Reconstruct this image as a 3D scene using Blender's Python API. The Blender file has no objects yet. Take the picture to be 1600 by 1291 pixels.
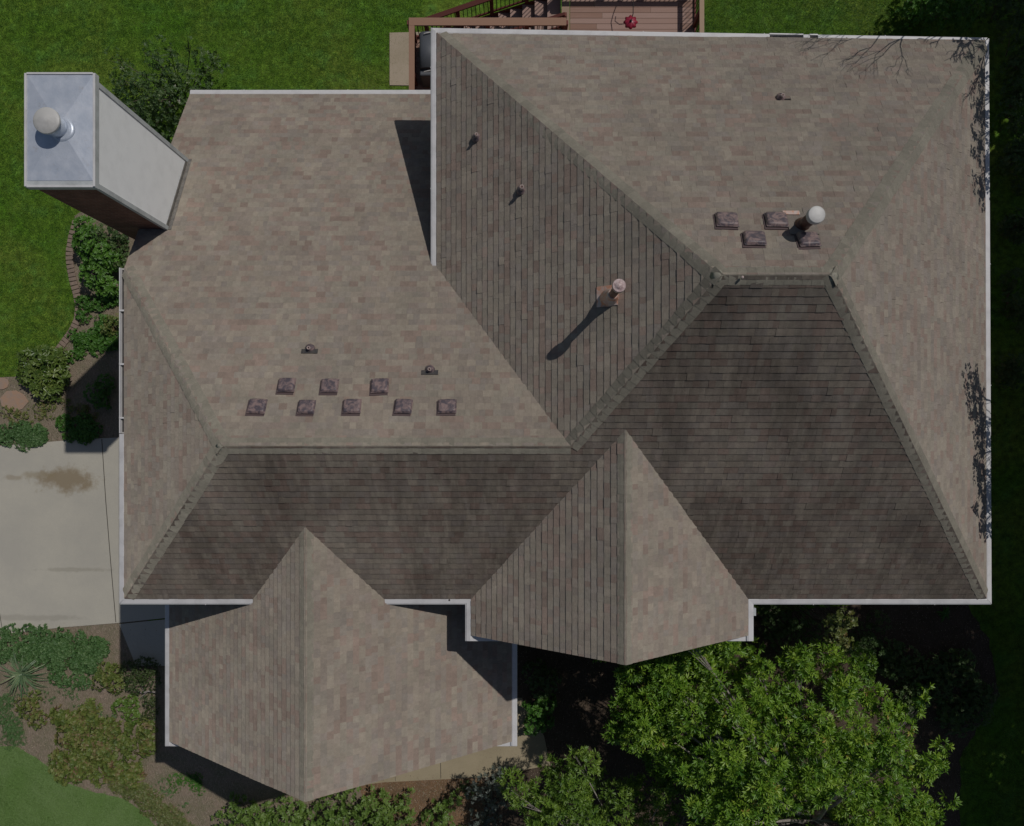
import bpy, math, random
import numpy as np
from mathutils import Vector, Matrix

# ------------------------------------------------------------------ frame of reference
# plan units: 80 U = 1 m, eave of the upper roof at z = 0 U, ground at z = -557 U
S = 80.0; F = 1200.0; GZ = -557.0; CX = 800.0; CY = 680.0
def U(x, y, z):            return Vector((x/S, y/S, (z-GZ)/S))
def P(px, py, z=GZ):       # point that the photo shows at px,py if it lies at height z
    D = (F-z)/F
    return ((px-CX)*D, -(py-CY)*D, z)
SUNV = Vector((0.51, 0.50, 1.0)).normalized()      # towards the sun

sc = bpy.context.scene
COL = sc.collection
cam_d = bpy.data.cameras.new('camera'); cam = bpy.data.objects.new('camera', cam_d); COL.objects.link(cam)
cam_d.sensor_width = 36; cam_d.lens = 27.0; cam_d.shift_y = 34.5/1600.0
cam_d.clip_start = 0.1; cam_d.clip_end = 2000
cam.location = U(0, 0, F); cam.rotation_euler = (0, 0, 0)
sc.camera = cam

w = bpy.data.worlds.new('World'); sc.world = w; w.use_nodes = True
nt = w.node_tree
bg = nt.nodes['Background']; sky = nt.nodes.new('ShaderNodeTexSky'); sky.sky_type = 'NISHITA'
sky.sun_disc = False; sky.sun_elevation = math.asin(SUNV.z); sky.sun_rotation = math.atan2(SUNV.x, SUNV.y)
nt.links.new(sky.outputs[0], bg.inputs[0]); bg.inputs[1].default_value = 0.07
sd = bpy.data.lights.new('sun', 'SUN'); sd.energy = 4.0; sd.angle = math.radians(0.5); sd.color = (1.0, 0.965, 0.92)
sun = bpy.data.objects.new('sun', sd); COL.objects.link(sun)
sun.rotation_euler = (-SUNV).to_track_quat('-Z', 'Y').to_euler(); sun.location = (20, 20, 40)
sc.view_settings.view_transform = 'Standard'; sc.view_settings.look = 'None'
sc.view_settings.gamma = 1; sc.view_settings.exposure = -1.0
sc.render.engine = 'CYCLES'

R = random.Random(7)
NR = np.random.default_rng(11)

# ------------------------------------------------------------------ object helpers
def empty(name, loc=(0, 0, 0)):
    o = bpy.data.objects.new(name, None); COL.objects.link(o); o.location = loc; o.empty_display_size = .2
    return o
def tag(o, label=None, cat=None, group=None, kind=None):
    if label: o['label'] = label
    if cat: o['category'] = cat
    if group: o['group'] = group
    if kind: o['kind'] = kind
    return o
def mesh_obj(name, verts, faces, mat, parent=None, tone=None, smooth=False, loc=None):
    """verts in metres (world). faces list of tuples or int array"""
    me = bpy.data.meshes.new(name)
    v = np.asarray(verts, dtype=np.float32).reshape(-1, 3)
    off = None
    if parent is not None: off = np.array(parent.matrix_basis.translation if parent.parent is None else Vector((0,0,0)), dtype=np.float32)
    if isinstance(faces, np.ndarray):
        n, k = faces.shape
        me.vertices.add(len(v)); me.loops.add(n*k); me.polygons.add(n)
        me.loops.foreach_set('vertex_index', faces.astype(np.int32).ravel())
        me.polygons.foreach_set('loop_start', np.arange(0, n*k, k, dtype=np.int32))
        me.polygons.foreach_set('loop_total', np.full(n, k, dtype=np.int32))
        me.vertices.foreach_set('co', v.ravel())
    else:
        me.from_pydata([tuple(map(float, p)) for p in v], [], [tuple(f) for f in faces])
    if tone is not None:
        a = me.attributes.new('tone', 'FLOAT', 'FACE'); a.data.foreach_set('value', np.asarray(tone, dtype=np.float32))
    if smooth: me.polygons.foreach_set('use_smooth', np.ones(len(me.polygons), dtype=bool))
    me.update(calc_edges=True); me.validate()
    me.materials.append(mat)
    o = bpy.data.objects.new(name, me); COL.objects.link(o)
    if parent is not None:
        o.parent = parent
        wl = Vector((0, 0, 0)); q = parent
        while q is not None: wl += Vector(q.location); q = q.parent
        o.location = -wl            # geometry is given in world space
    return o
class MB:
    """collects shapes, given in plan units, into one mesh"""
    def __init__(s): s.v = []; s.f = []
    def add(s, vs, fs):
        b = len(s.v); s.v += [((x)/S, (y)/S, (z-GZ)/S) for x, y, z in vs]; s.f += [tuple(b+i for i in f) for f in fs]
    def box(s, x0, x1, y0, y1, z0, z1, M=None):
        vs = [(x, y, z) for z in (z0, z1) for y in (y0, y1) for x in (x0, x1)]
        if M is not None: vs = [tuple(M @ Vector(p)) for p in vs]
        s.add(vs, [(0,2,3,1), (4,5,7,6), (0,1,5,4), (2,6,7,3), (0,4,6,2), (1,3,7,5)])
    def beam(s, a, b, wd, ht):
        a = Vector(a); b = Vector(b); d = (b-a).normalized()
        side = d.cross(Vector((0, 0, 1)))
        side = Vector((1, 0, 0)) if side.length < 1e-4 else side.normalized()
        up = side.cross(d)
        vs = [tuple(p+side*sx*wd/2+up*sz*ht/2) for p in (a, b) for sz in (-1, 1) for sx in (-1, 1)]
        s.add(vs, [(0,1,3,2), (4,6,7,5), (0,4,5,1), (2,3,7,6), (0,2,6,4), (1,5,7,3)])
    def tube(s, pts, rad, n=10, cap=True):
        pts = [Vector(p) for p in pts]; rings = []
        for i, p in enumerate(pts):
            d = (pts[min(i+1, len(pts)-1)]-pts[max(i-1, 0)]).normalized()
            a = d.orthogonal().normalized() if i == 0 else (pa - d*pa.dot(d)).normalized()
            pa = a; b = d.cross(a)
            r = rad[i] if isinstance(rad, (list, tuple)) else rad
            rings.append([tuple(p+(a*math.cos(2*math.pi*k/n)+b*math.sin(2*math.pi*k/n))*r) for k in range(n)])
        vs = [q for r_ in rings for q in r_]; fs = []
        for i in range(len(pts)-1):
            for k in range(n):
                k2 = (k+1) % n; fs.append((i*n+k, i*n+k2, (i+1)*n+k2, (i+1)*n+k))
        if cap: fs.append(tuple(range(n))[::-1]); fs.append(tuple((len(pts)-1)*n+k for k in range(n)))
        s.add(vs, fs)
    def lathe(s, c, prof, n=24, M=None):
        """prof: list of (r, z); c centre; M optional rotation of the local frame"""
        vs = []; fs = []
        for r, z in prof:
            for k in range(n):
                p = Vector((r*math.cos(2*math.pi*k/n), r*math.sin(2*math.pi*k/n), z))
                if M is not None: p = M @ p
                vs.append((c[0]+p.x, c[1]+p.y, c[2]+p.z))
        for i in range(len(prof)-1):
            for k in range(n):
                k2 = (k+1) % n; fs.append((i*n+k, i*n+k2, (i+1)*n+k2, (i+1)*n+k))
        if prof[0][0] > .01: fs.append(tuple(range(n))[::-1])
        if prof[-1][0] > .01: fs.append(tuple((len(prof)-1)*n+k for k in range(n)))
        s.add(vs, fs)
    def build(s, name, mat, parent=None, bevel=0, smooth=False):
        o = mesh_obj(name, s.v, s.f, mat, parent)
        if smooth:
            for p in o.data.polygons: p.use_smooth = len(p.vertices) == 4
        if bevel:
            m = o.modifiers.new('bevel', 'BEVEL'); m.width = bevel/S; m.segments = 2; m.limit_method = 'ANGLE'; m.angle_limit = .7
        return o

# ------------------------------------------------------------------ materials
def mat(name, col=(.5,.5,.5), rough=.7, metal=0, spec=.5):
    m = bpy.data.materials.new(name); m.use_nodes = True
    b = m.node_tree.nodes['Principled BSDF']
    b.inputs['Base Color'].default_value = (*col, 1); b.inputs['Roughness'].default_value = rough
    b.inputs['Metallic'].default_value = metal; b.inputs['Specular IOR Level'].default_value = spec
    return m
def N(m, t, **kw):
    n = m.node_tree.nodes.new(t)
    for k, v in kw.items(): setattr(n, k, v)
    return n
def L(m, a, b): m.node_tree.links.new(a, b)
def ramp(m, stops, interp='LINEAR'):
    r = N(m, 'ShaderNodeValToRGB'); cr = r.color_ramp; cr.interpolation = interp
    while len(cr.elements) > 1: cr.elements.remove(cr.elements[-1])
    cr.elements[0].position = stops[0][0]; cr.elements[0].color = (*stops[0][1], 1)
    for p, c in stops[1:]:
        e = cr.elements.new(p); e.color = (*c, 1)
    return r
def noise(m, scale, detail=4, rough=.6, coord=None, mapping=None, dist=0):
    tc = N(m, 'ShaderNodeTexCoord'); n = N(m, 'ShaderNodeTexNoise')
    n.inputs['Scale'].default_value = scale; n.inputs['Detail'].default_value = detail; n.inputs['Roughness'].default_value = rough
    n.inputs['Distortion'].default_value = dist
    if mapping:
        mp = N(m, 'ShaderNodeMapping'); mp.inputs['Scale'].default_value = mapping[0]; mp.inputs['Rotation'].default_value = mapping[1]
        L(m, tc.outputs['Object'], mp.inputs[0]); L(m, mp.outputs[0], n.inputs[0])
    else: L(m, tc.outputs['Object'], n.inputs[0])
    return n
def mixc(m, a, b, fac, blend='MIX'):
    x = N(m, 'ShaderNodeMix', data_type='RGBA', blend_type=blend)
    for sock, v in ((x.inputs[0], fac), (x.inputs[6], a), (x.inputs[7], b)):
        if isinstance(v, (int, float)): sock.default_value = v
        elif isinstance(v, tuple): sock.default_value = (*v, 1)
        else: L(m, v, sock)
    return x.outputs[2]
def rng(m, src, a, b, c, d):
    r = N(m, 'ShaderNodeMapRange'); L(m, src, r.inputs[0])
    for i, v in enumerate((a, b, c, d)): r.inputs[i+1].default_value = v
    return r.outputs[0]
def bump(m, src, strength=.3, dist=.01):
    b = N(m, 'ShaderNodeBump'); b.inputs['Strength'].default_value = strength; b.inputs['Distance'].default_value = dist
    L(m, src, b.inputs['Height']); L(m, b.outputs[0], m.node_tree.nodes['Principled BSDF'].inputs['Normal'])
def base(m, c): L(m, c, m.node_tree.nodes['Principled BSDF'].inputs['Base Color'])

TAN = (.355,.305,.246); GRN = (.330,.292,.238); RED = (.340,.262,.216); GRY = (.312,.272,.234); BRN = (.302,.236,.194)
def shingle(name, streak=0, cap=False, k=1.0):
    m = mat(name, rough=.95, spec=.15)
    m.node_tree.nodes['Principled BSDF'].inputs['Diffuse Roughness'].default_value = 1
    at = N(m, 'ShaderNodeAttribute', attribute_name='tone')
    sc_ = lambda c: tuple(x*k for x in c)
    if cap: r = ramp(m, [(0, sc_((.280,.256,.205))), (.5, sc_((.298,.273,.220))), (1, sc_((.266,.244,.196)))])
    else: r = ramp(m, [(0, sc_(GRY)), (.14, sc_(GRN)), (.34, sc_(TAN)), (.55, sc_((.312,.264,.220))), (.68, sc_(GRY)), (.80, sc_(RED)), (.93, sc_(BRN)), (1, sc_(BRN))])
    L(m, at.outputs['Fac'], r.inputs[0])
    col = r.outputs[0]
    h_ = N(m, 'ShaderNodeMath', operation='MULTIPLY'); L(m, at.outputs['Fac'], h_.inputs[0]); h_.inputs[1].default_value = 173.13
    h2 = N(m, 'ShaderNodeMath', operation='FRACT'); L(m, h_.outputs[0], h2.inputs[0])
    col = mixc(m, col, rngc(m, h2.outputs[0], 0, 1, .91, 1.08), 1.0, 'MULTIPLY')
    n1 = noise(m, 1.1, 5, .6, dist=.6); col = mixc(m, col, rngc(m, n1.outputs[0], .35, .68, .90, 1.06), 1.0, 'MULTIPLY')
    n2 = noise(m, 95, 3, .7); col = mixc(m, col, rngc(m, n2.outputs[0], .3, .7, .84, 1.14), 1.0, 'MULTIPLY')
    n5 = noise(m, 14, 3, .6); col = mixc(m, col, rngc(m, n5.outputs[0], .3, .7, .9, 1.08), 1.0, 'MULTIPLY')
    if streak:  # multiplies in darker streaks and blotches, strongest on the south slope
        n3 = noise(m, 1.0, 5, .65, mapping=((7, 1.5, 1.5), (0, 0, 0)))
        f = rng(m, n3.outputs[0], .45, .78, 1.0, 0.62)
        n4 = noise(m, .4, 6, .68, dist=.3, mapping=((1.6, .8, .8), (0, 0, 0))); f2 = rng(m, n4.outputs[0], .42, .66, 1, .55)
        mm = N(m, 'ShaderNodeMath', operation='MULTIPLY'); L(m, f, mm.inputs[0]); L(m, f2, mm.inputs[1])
        m3 = N(m, 'ShaderNodeMath', operation='MULTIPLY'); L(m, mm.outputs[0], m3.inputs[0]); m3.inputs[1].default_value = streak
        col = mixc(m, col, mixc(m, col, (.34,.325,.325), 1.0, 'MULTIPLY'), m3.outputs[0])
    if not streak and not cap:      # grime washed off the vents
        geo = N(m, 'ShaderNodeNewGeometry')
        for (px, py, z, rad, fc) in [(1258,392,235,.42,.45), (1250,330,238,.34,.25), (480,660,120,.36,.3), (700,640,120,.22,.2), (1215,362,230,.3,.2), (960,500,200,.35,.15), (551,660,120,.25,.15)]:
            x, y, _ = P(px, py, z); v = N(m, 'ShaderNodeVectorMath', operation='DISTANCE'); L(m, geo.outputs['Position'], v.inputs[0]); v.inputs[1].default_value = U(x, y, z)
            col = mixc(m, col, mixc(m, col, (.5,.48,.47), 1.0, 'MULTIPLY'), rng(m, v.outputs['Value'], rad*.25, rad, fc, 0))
    base(m, col); bump(m, n2.outputs[0], .9, .010)
    return m
def rngc(m, src, a, b, c, d):
    v = rng(m, src, a, b, c, d); cb = N(m, 'ShaderNodeCombineColor')
    for i in range(3): L(m, v, cb.inputs[i])
    return cb.outputs[0]
M_SH = shingle('shingle'); M_ST = shingle('shingle_streaked', streak=.95); M_CAP = shingle('cap_shingle', cap=True)
M_CAPST = shingle('cap_shingle_weathered', cap=True, streak=.25)

def white(name, c=(.74,.73,.73), dirt=.12):
    m = mat(name, c, rough=.45, spec=.4)
    n = noise(m, 3, 5, .65); base(m, mixc(m, c, tuple(x*(1-dirt*2.2) for x in c), rng(m, n.outputs[0], .45, .8, 0, 1)))
    return m
M_WH = white('white_aluminium', (.60,.585,.58)); M_TRIM = white('white_trim', (.46,.48,.48), .2); M_SIDE = white('white_siding', (.88,.88,.88), .05)
M_DARK = mat('matte_dark', (.05,.047,.045), .9)
M_FASC = white('soffit_white', (.6,.58,.56))

def galv():
    m = mat('galvanised_sheet', (.55,.6,.68), .42, .35)
    n = noise(m, 4, 5, .6); c = mixc(m, (.50,.545,.62), (.64,.67,.73), rng(m, n.outputs[0], .35, .7, 0, 1))
    n2 = noise(m, 9, 6, .75); c = mixc(m, c, (.42,.36,.30), rng(m, n2.outputs[0], .58, .78, 0, .6)); base(m, c)
    bump(m, n.outputs[0], .25, .03); return m
M_GALV = galv()
def brickm(name, a, b, mort, sx=4.5):
    m = mat(name, a, .9, spec=.2); tc = N(m, 'ShaderNodeTexCoord')
    mp = N(m, 'ShaderNodeMapping'); mp.inputs['Rotation'].default_value = (math.pi/2, 0, 0)
    L(m, tc.outputs['Object'], mp.inputs[0])
    br = N(m, 'ShaderNodeTexBrick'); L(m, mp.outputs[0], br.inputs[0]); br.inputs['Scale'].default_value = sx
    br.inputs['Color1'].default_value = (*a, 1); br.inputs['Color2'].default_value = (*b, 1); br.inputs['Mortar'].default_value = (*mort, 1)
    br.inputs['Mortar Size'].default_value = .02; br.inputs['Brick Width'].default_value = .9; br.inputs['Row Height'].default_value = .3
    n = noise(m, 5, 5, .6); base(m, mixc(m, br.outputs[0], rngc(m, n.outputs[0], .3, .7, .7, 1.1), 1, 'MULTIPLY'))
    bump(m, br.outputs['Fac'], -.4, .01); return m
M_BRICK = brickm('chimney_brick', (.22,.10,.075), (.15,.07,.055), (.22,.17,.14))
M_WALL = brickm('house_brick', (.30,.16,.11), (.24,.12,.09), (.34,.30,.26))

def mottled(name, a, b, scale, lo=.42, hi=.58, rough=.5, metal=0):
    m = mat(name, a, rough, metal); n = noise(m, scale, 4, .6, dist=1.2)
    base(m, mixc(m, a, b, rng(m, n.outputs[0], lo, hi, 0, 1))); bump(m, n.outputs[0], .3, .01); return m
M_VENT = mottled('weathered_vent_paint', (.235,.165,.155), (.085,.068,.08), 9.5)
M_VDARK = mat('vent_dark_plastic', (.09,.06,.06), .6)  # dark plastic of the vent flange and throat
M_PIPE = mottled('brown_painted_pipe', (.14,.065,.045), (.09,.045,.035), 8)
M_COPPER = mottled('copper_tinted_flashing', (.55,.27,.17), (.52,.42,.38), 6, rough=.45)
M_CAPW = white('vent_cap_white', (.50,.485,.46), .2)
M_CAPP = mottled('vent_cap_pinkish', (.55,.43,.41), (.36,.25,.24), 16)
M_RUB = mat('rubber_boot', (.055,.04,.04), .6); M_FLASH = mottled('dark_flashing', (.045,.042,.042), (.07,.06,.055), 9)
M_PVC = mat('pvc_pipe', (.42,.33,.30), .5)

def concrete(name, a, b, stains=()):
    m = mat(name, a, .9, spec=.25)
    n = noise(m, .8, 6, .65); c = mixc(m, a, b, rng(m, n.outputs[0], .35, .65, 0, 1))
    n2 = noise(m, 60, 3, .7); c = mixc(m, c, rngc(m, n2.outputs[0], .3, .7, .9, 1.08), 1, 'MULTIPLY')
    geo = N(m, 'ShaderNodeNewGeometry')
    for (px, py, rx, ry, colr, fac) in stains:
        x, y, z = P(px, py); mp = N(m, 'ShaderNodeMapping', vector_type='POINT')
        mp.inputs['Location'].default_value = (-x/S/rx, -y/S/ry, 0); mp.inputs['Scale'].default_value = (1/rx, 1/ry, 0)
        L(m, geo.outputs['Position'], mp.inputs[0])
        nn = noise(m, 2.4, 7, .7); ad = N(m, 'ShaderNodeVectorMath', operation='LENGTH'); L(m, mp.outputs[0], ad.inputs[0])
        mm = N(m, 'ShaderNodeMath', operation='ADD'); L(m, ad.outputs['Value'], mm.inputs[0]); L(m, rng(m, nn.outputs[0], .25, .75, -.55, .55), mm.inputs[1])
        c = mixc(m, c, colr, rng(m, mm.outputs[0], .55, 1.1, fac, 0))
    base(m, c); bump(m, n2.outputs[0], .2, .003); return m
M_DRIVE = concrete('driveway_concrete', (.46,.43,.36), (.41,.385,.33),
    stains=[(105, 750, .95, .40, (.22,.165,.095), .8), (60, 742, .55, .13, (.25,.20,.12), .55), (22, 746, .3, .09, (.25,.20,.13), .5),
            (115, 890, 1.1, .07, (.26,.24,.19), .45), (60, 965, 1.5, .10, (.24,.22,.18), .35)])
M_WALK = concrete('walkway_concrete', (.36,.30,.20), (.30,.25,.165))
M_PAD = concrete('pad_concrete', (.40,.33,.25), (.34,.28,.2))
M_JOINT = mat('joint_dark', (.05,.045,.035), .95)

def soil(name, a, b, c3, sc1=2.2):
    m = mat(name, a, 1, spec=.1)
    n = noise(m, sc1, 6, .7); c = mixc(m, a, b, rng(m, n.outputs[0], .35, .62, 0, 1))
    n2 = noise(m, 26, 5, .75, mapping=((1, .35, 1), (0, 0, .6))); c = mixc(m, c, c3, rng(m, n2.outputs[0], .5, .72, 0, .8))
    n3 = noise(m, 70, 3, .7); c = mixc(m, c, rngc(m, n3.outputs[0], .3, .7, .6, 1.25), 1, 'MULTIPLY')
    base(m, c); bump(m, n2.outputs[0], .9, .04); return m
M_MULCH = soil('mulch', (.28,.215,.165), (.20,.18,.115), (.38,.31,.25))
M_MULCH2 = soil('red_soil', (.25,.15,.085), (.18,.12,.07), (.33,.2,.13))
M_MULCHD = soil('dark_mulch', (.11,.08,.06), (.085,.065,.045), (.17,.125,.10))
def lawnm():
    m = mat('lawn', (.03,.09,.012), .95, spec=.15)
    n = noise(m, .35, 4, .55, dist=.5); c = mixc(m, (.085,.195,.014), (.155,.22,.03), rng(m, n.outputs[0], .35, .65, 0, 1))
    nb = noise(m, 1.6, 5, .7); c = mixc(m, c, (.11,.25,.045), rng(m, nb.outputs[0], .5, .70, 0, .85)); nc = noise(m, 5, 5, .7); c = mixc(m, c, rngc(m, nc.outputs[0], .35, .66, .5, 1.5), 1, 'MULTIPLY')
    n2 = noise(m, 22, 5, .8); c = mixc(m, c, rngc(m, n2.outputs[0], .3, .7, .45, 1.35), 1, 'MULTIPLY')
    base(m, c); bump(m, n2.outputs[0], 1.0, .05); return m
M_LAWN = lawnm()
def lawn2():
    m = mat('front_lawn', (.03,.09,.012), .95, spec=.15)
    n = noise(m, .5, 5, .6, dist=.5); c = mixc(m, (.13,.22,.06), (.18,.26,.10), rng(m, n.outputs[0], .35, .65, 0, 1))
    n2 = noise(m, 26, 5, .8); c = mixc(m, c, rngc(m, n2.outputs[0], .3, .7, .65, 1.25), 1, 'MULTIPLY')
    base(m, c); bump(m, n2.outputs[0], .8, .04); return m
M_LAWN2 = lawn2()
def leafm(name, stops, rough=.45, trans=.25, spec=.4):
    m = mat(name, rough=rough, spec=spec); at = N(m, 'ShaderNodeAttribute', attribute_name='tone')
    r = ramp(m, stops); L(m, at.outputs['Fac'], r.inputs[0]); base(m, r.outputs[0])
    t = N(m, 'ShaderNodeBsdfTranslucent'); mx = N(m, 'ShaderNodeMixShader'); mx.inputs[0].default_value = trans
    L(m, mixc(m, r.outputs[0], (1.3, 1.35, .6), 1, 'MULTIPLY'), t.inputs[0])
    nn = m.node_tree.nodes; L(m, nn['Principled BSDF'].outputs[0], mx.inputs[1]); L(m, t.outputs[0], mx.inputs[2])
    L(m, mx.outputs[0], nn['Material Output'].inputs[0]); return m
G_TREE = leafm('broad_leaf', [(0,(.04,.12,.014)),(.4,(.125,.25,.024)),(.75,(.235,.37,.04)),(.975,(.32,.43,.055)),(1,(.34,.25,.05))], .38)
G_LIME = leafm('lime_leaf', [(0,(.07,.14,.02)),(.5,(.13,.22,.04)),(1,(.20,.28,.07))], .4)
G_MID = leafm('mid_leaf', [(0,(.035,.11,.014)),(.5,(.065,.175,.02)),(1,(.11,.23,.04))], .5)
G_OLIVE = leafm('olive_leaf', [(0,(.03,.065,.018)),(.5,(.06,.115,.03)),(.93,(.12,.17,.055)),(1,(.3,.3,.24))], .5)
G_IVY = leafm('ivy_leaf', [(0,(.05,.12,.03)),(.5,(.09,.18,.055)),(1,(.15,.24,.09))], .5)
G_RUST = leafm('rusty_leaf', [(0,(.065,.10,.02)),(.35,(.12,.17,.035)),(.62,(.18,.21,.05)),(.8,(.21,.17,.075)),(1,(.20,.11,.06))], .5)
G_DARK = leafm('dark_leaf', [(0,(.045,.095,.025)),(.6,(.08,.14,.04)),(1,(.15,.18,.07))], .5)
G_SILV = leafm('silver_leaf', [(0,(.09,.12,.10)),(.5,(.14,.17,.15)),(1,(.24,.27,.25))], .6)
G_GRASS = leafm('grass_blade', [(0,(.05,.14,.010)),(.5,(.105,.225,.02)),(.85,(.17,.29,.036)),(1,(.26,.30,.09))], .6, .3)
G_STRAP = leafm('strap_leaf', [(0,(.10,.17,.08)),(.6,(.19,.27,.14)),(1,(.38,.36,.19))], .45)
G_EAST = leafm('canopy_leaf', [(0,(.02,.05,.01)),(1,(.06,.11,.02))], .5, .15)
M_BARK = mottled('bark', (.16,.13,.10), (.08,.065,.05), 12, rough=.9)
M_PALEB = mottled('pale_bark', (.38,.34,.30), (.22,.19,.17), 14, rough=.9)
def woodm(name, a, b, rot=0):
    m = mat(name, a, .75, spec=.25)
    at = N(m, 'ShaderNodeAttribute', attribute_name='tone')
    n = noise(m, 6, 5, .6, mapping=((.25, 5, 5), (0, 0, rot)))
    f = N(m, 'ShaderNodeMath', operation='ADD'); L(m, at.outputs['Fac'], f.inputs[0]); L(m, rng(m, n.outputs[0], .3, .7, -.2, .2), f.inputs[1])
    base(m, mixc(m, a, b, f.outputs[0])); return m
M_DECK = woodm('deck_board', (.35,.235,.195), (.26,.155,.115)); M_RAILC = woodm('rail_cap_wood', (.29,.17,.115), (.24,.14,.095))
M_RAILT = woodm('tan_rail_wood', (.36,.26,.18), (.30,.21,.15)); M_RAILR = woodm('red_brown_wood', (.15,.05,.04), (.11,.04,.03)); M_BAL = mat('dark_metal_baluster', (.02,.015,.015), .5)
M_GRILL = mat('dark_grey_cover', (.075,.08,.09), .55); M_CRIM = mottled('crimson_plastic', (.32,.02,.045), (.22,.012,.035), 8, rough=.35)
M_BED = mottled('edging_brick', (.26,.19,.145), (.19,.145,.11), 9, .35, .65, .9)
M_STONE = mottled('flagstone', (.36,.22,.14), (.28,.22,.18), 5, .3, .7, .9)
M_GLASS = mat('window_glass', (.04,.05,.06), .08)

# ------------------------------------------------------------------ planes and shingles
class Plane:
    """roof plane through p0 (on eave) with horizontal eave direction e (2d) and rise per unit run; up is the uphill 2d direction"""
    def __init__(s, p0, up, pitch):
        s.p0 = Vector(p0); u2 = Vector(up).normalized(); s.up2 = u2; s.pitch = pitch
        s.V = Vector((u2.x, u2.y, pitch)).normalized()
        s.U = Vector((u2.y, -u2.x, 0)); s.n = s.U.cross(s.V)
        if s.n.z < 0: s.n = -s.n
    def z(s, x, y): return s.p0.z + s.pitch*((x-s.p0.x)*s.up2.x + (y-s.p0.y)*s.up2.y)
    def uv(s, x, y):
        d = Vector((x, y, s.z(x, y)))-s.p0; return (d.dot(s.U), d.dot(s.V))
    def pt(s, u, v, h=0): return s.p0 + s.U*u + s.V*v + s.n*h
    def hit(s, px, py):      # ray of the photo pixel meets this plane
        a = Vector((px-CX, -(py-CY)))       # plan = a*D, z = F(1-D)
        k = s.pitch*(a.x*s.up2.x+a.y*s.up2.y); c = s.p0.z - s.pitch*(s.p0.x*s.up2.x+s.p0.y*s.up2.y)
        D = (F-c)/(F+k); return Vector((a.x*D, a.y*D, F*(1-D)))
    def frame(s, p, flip=1):
        M = Matrix((s.U, s.V, s.n)).transposed().to_4x4()
        if M.to_3x3().determinant() < 0: M = Matrix((-s.U, s.V, s.n)).transposed().to_4x4()
        return Matrix.Translation(p) @ M
def clip(poly, a, b):
    """keep the part of poly on the left of a->b"""
    out = []; n = len(poly)
    def sd(p): return (b[0]-a[0])*(p[1]-a[1])-(b[1]-a[1])*(p[0]-a[0])
    for i in range(n):
        p, q = poly[i], poly[(i+1) % n]; sp, sq = sd(p), sd(q)
        if sp >= 0: out.append(p)
        if sp*sq < 0:
            t = sp/(sp-sq); out.append((p[0]+(q[0]-p[0])*t, p[1]+(q[1]-p[1])*t))
    return out
EXPO = 10.5
class Roof:
    def __init__(s): s.v = []; s.f = []; s.t = []
    def slope(s, pl, pieces, seed):
        polys = []
        for pc in pieces:
            q = [pl.uv(x, y) for x, y in pc]
            A = sum(q[i][0]*q[(i+1)%len(q)][1]-q[(i+1)%len(q)][0]*q[i][1] for i in range(len(q)))
            if A < 0: q = q[::-1]
            polys.append(q)
        us = [p[0] for q in polys for p in q]; vs = [p[1] for q in polys for p in q]
        u0, u1, v0, v1 = min(us), max(us), min(vs), max(vs)
        rr = random.Random(seed); nrow = int((v1-v0)/EXPO)+2
        row = 0; patch = {}
        while row < nrow:
            va = v0 + row*EXPO; vb = va+EXPO; u = u0-40+rr.uniform(0, 30); hi = rr.random() < .5
            wob = rr.uniform(-.3, .3)
            while u < u1+5:
                wd = rr.choice((8, 9, 11, 12, 14, 17)) * rr.uniform(.85, 1.15)
                hi = not hi if rr.random() < .8 else hi
                th = (1.02 if hi else .84) + rr.uniform(-.05, .06) + (.35 if rr.random() < .04 else 0)
                t = rr.random()
                if t > .5 and rr.random() < .22: t *= .6
                if rr.random() < .18 and 'l' in patch: t = patch['l']+rr.uniform(-.05, .05)
                patch['l'] = t
                ja = wob+rr.uniform(-.12, .12)
                tab = [(u, va+ja), (u+wd-.12, va+ja), (u+wd-.12, vb+.9), (u, vb+.9)]
                if va+ja < v0: tab[0] = (u, v0); tab[1] = (u+wd-.12, v0)
                for q in polys:
                    if max(p[0] for p in q) < u or min(p[0] for p in q) > u+wd or max(p[1] for p in q) < va-1 or min(p[1] for p in q) > vb+1: continue
                    c = tab
                    for i in range(len(q)):
                        c = clip(c, q[i], q[(i+1) % len(q)])
                        if len(c) < 3: break
                    if len(c) < 3: continue
                    b = len(s.v); n = len(c)
                    for (uu, vv) in c:
                        f = (vv-va)/EXPO; h = th + .55 - f*.85
                        s.v.append(pl.pt(uu, vv, h))
                    for (uu, vv) in c: s.v.append(pl.pt(uu, vv, -.3))
                    s.f.append(tuple(range(b, b+n))); s.t.append(t)
                    for i in range(n):
                        j = (i+1) % n; s.f.append((b+i, b+n+i, b+n+j, b+j)); s.t.append(t)
                u += wd
            row += 1
    def deck(s, pl, pieces):
        for pc in pieces:
            b = len(s.v); n = len(pc)
            for x, y in pc: s.v.append(Vector((x, y, pl.z(x, y)))-pl.n*.4)
            for x, y in pc: s.v.append(Vector((x, y, pl.z(x, y)))-pl.n*3.2)
            s.f.append(tuple(range(b, b+n))); s.t.append(.1)
            s.f.append(tuple(range(b+n, b+2*n))[::-1]); s.t.append(.1)
            for i in range(n):
                j = (i+1) % n; s.f.append((b+i, b+n+i, b+n+j, b+j)); s.t.append(.1)
    def build(s, name, m, parent, sm=False):
        v = np.array([(p.x/S, p.y/S, (p.z-GZ)/S) for p in s.v])
        return mesh_obj(name, v, s.f, m, parent, tone=s.t)

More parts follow.
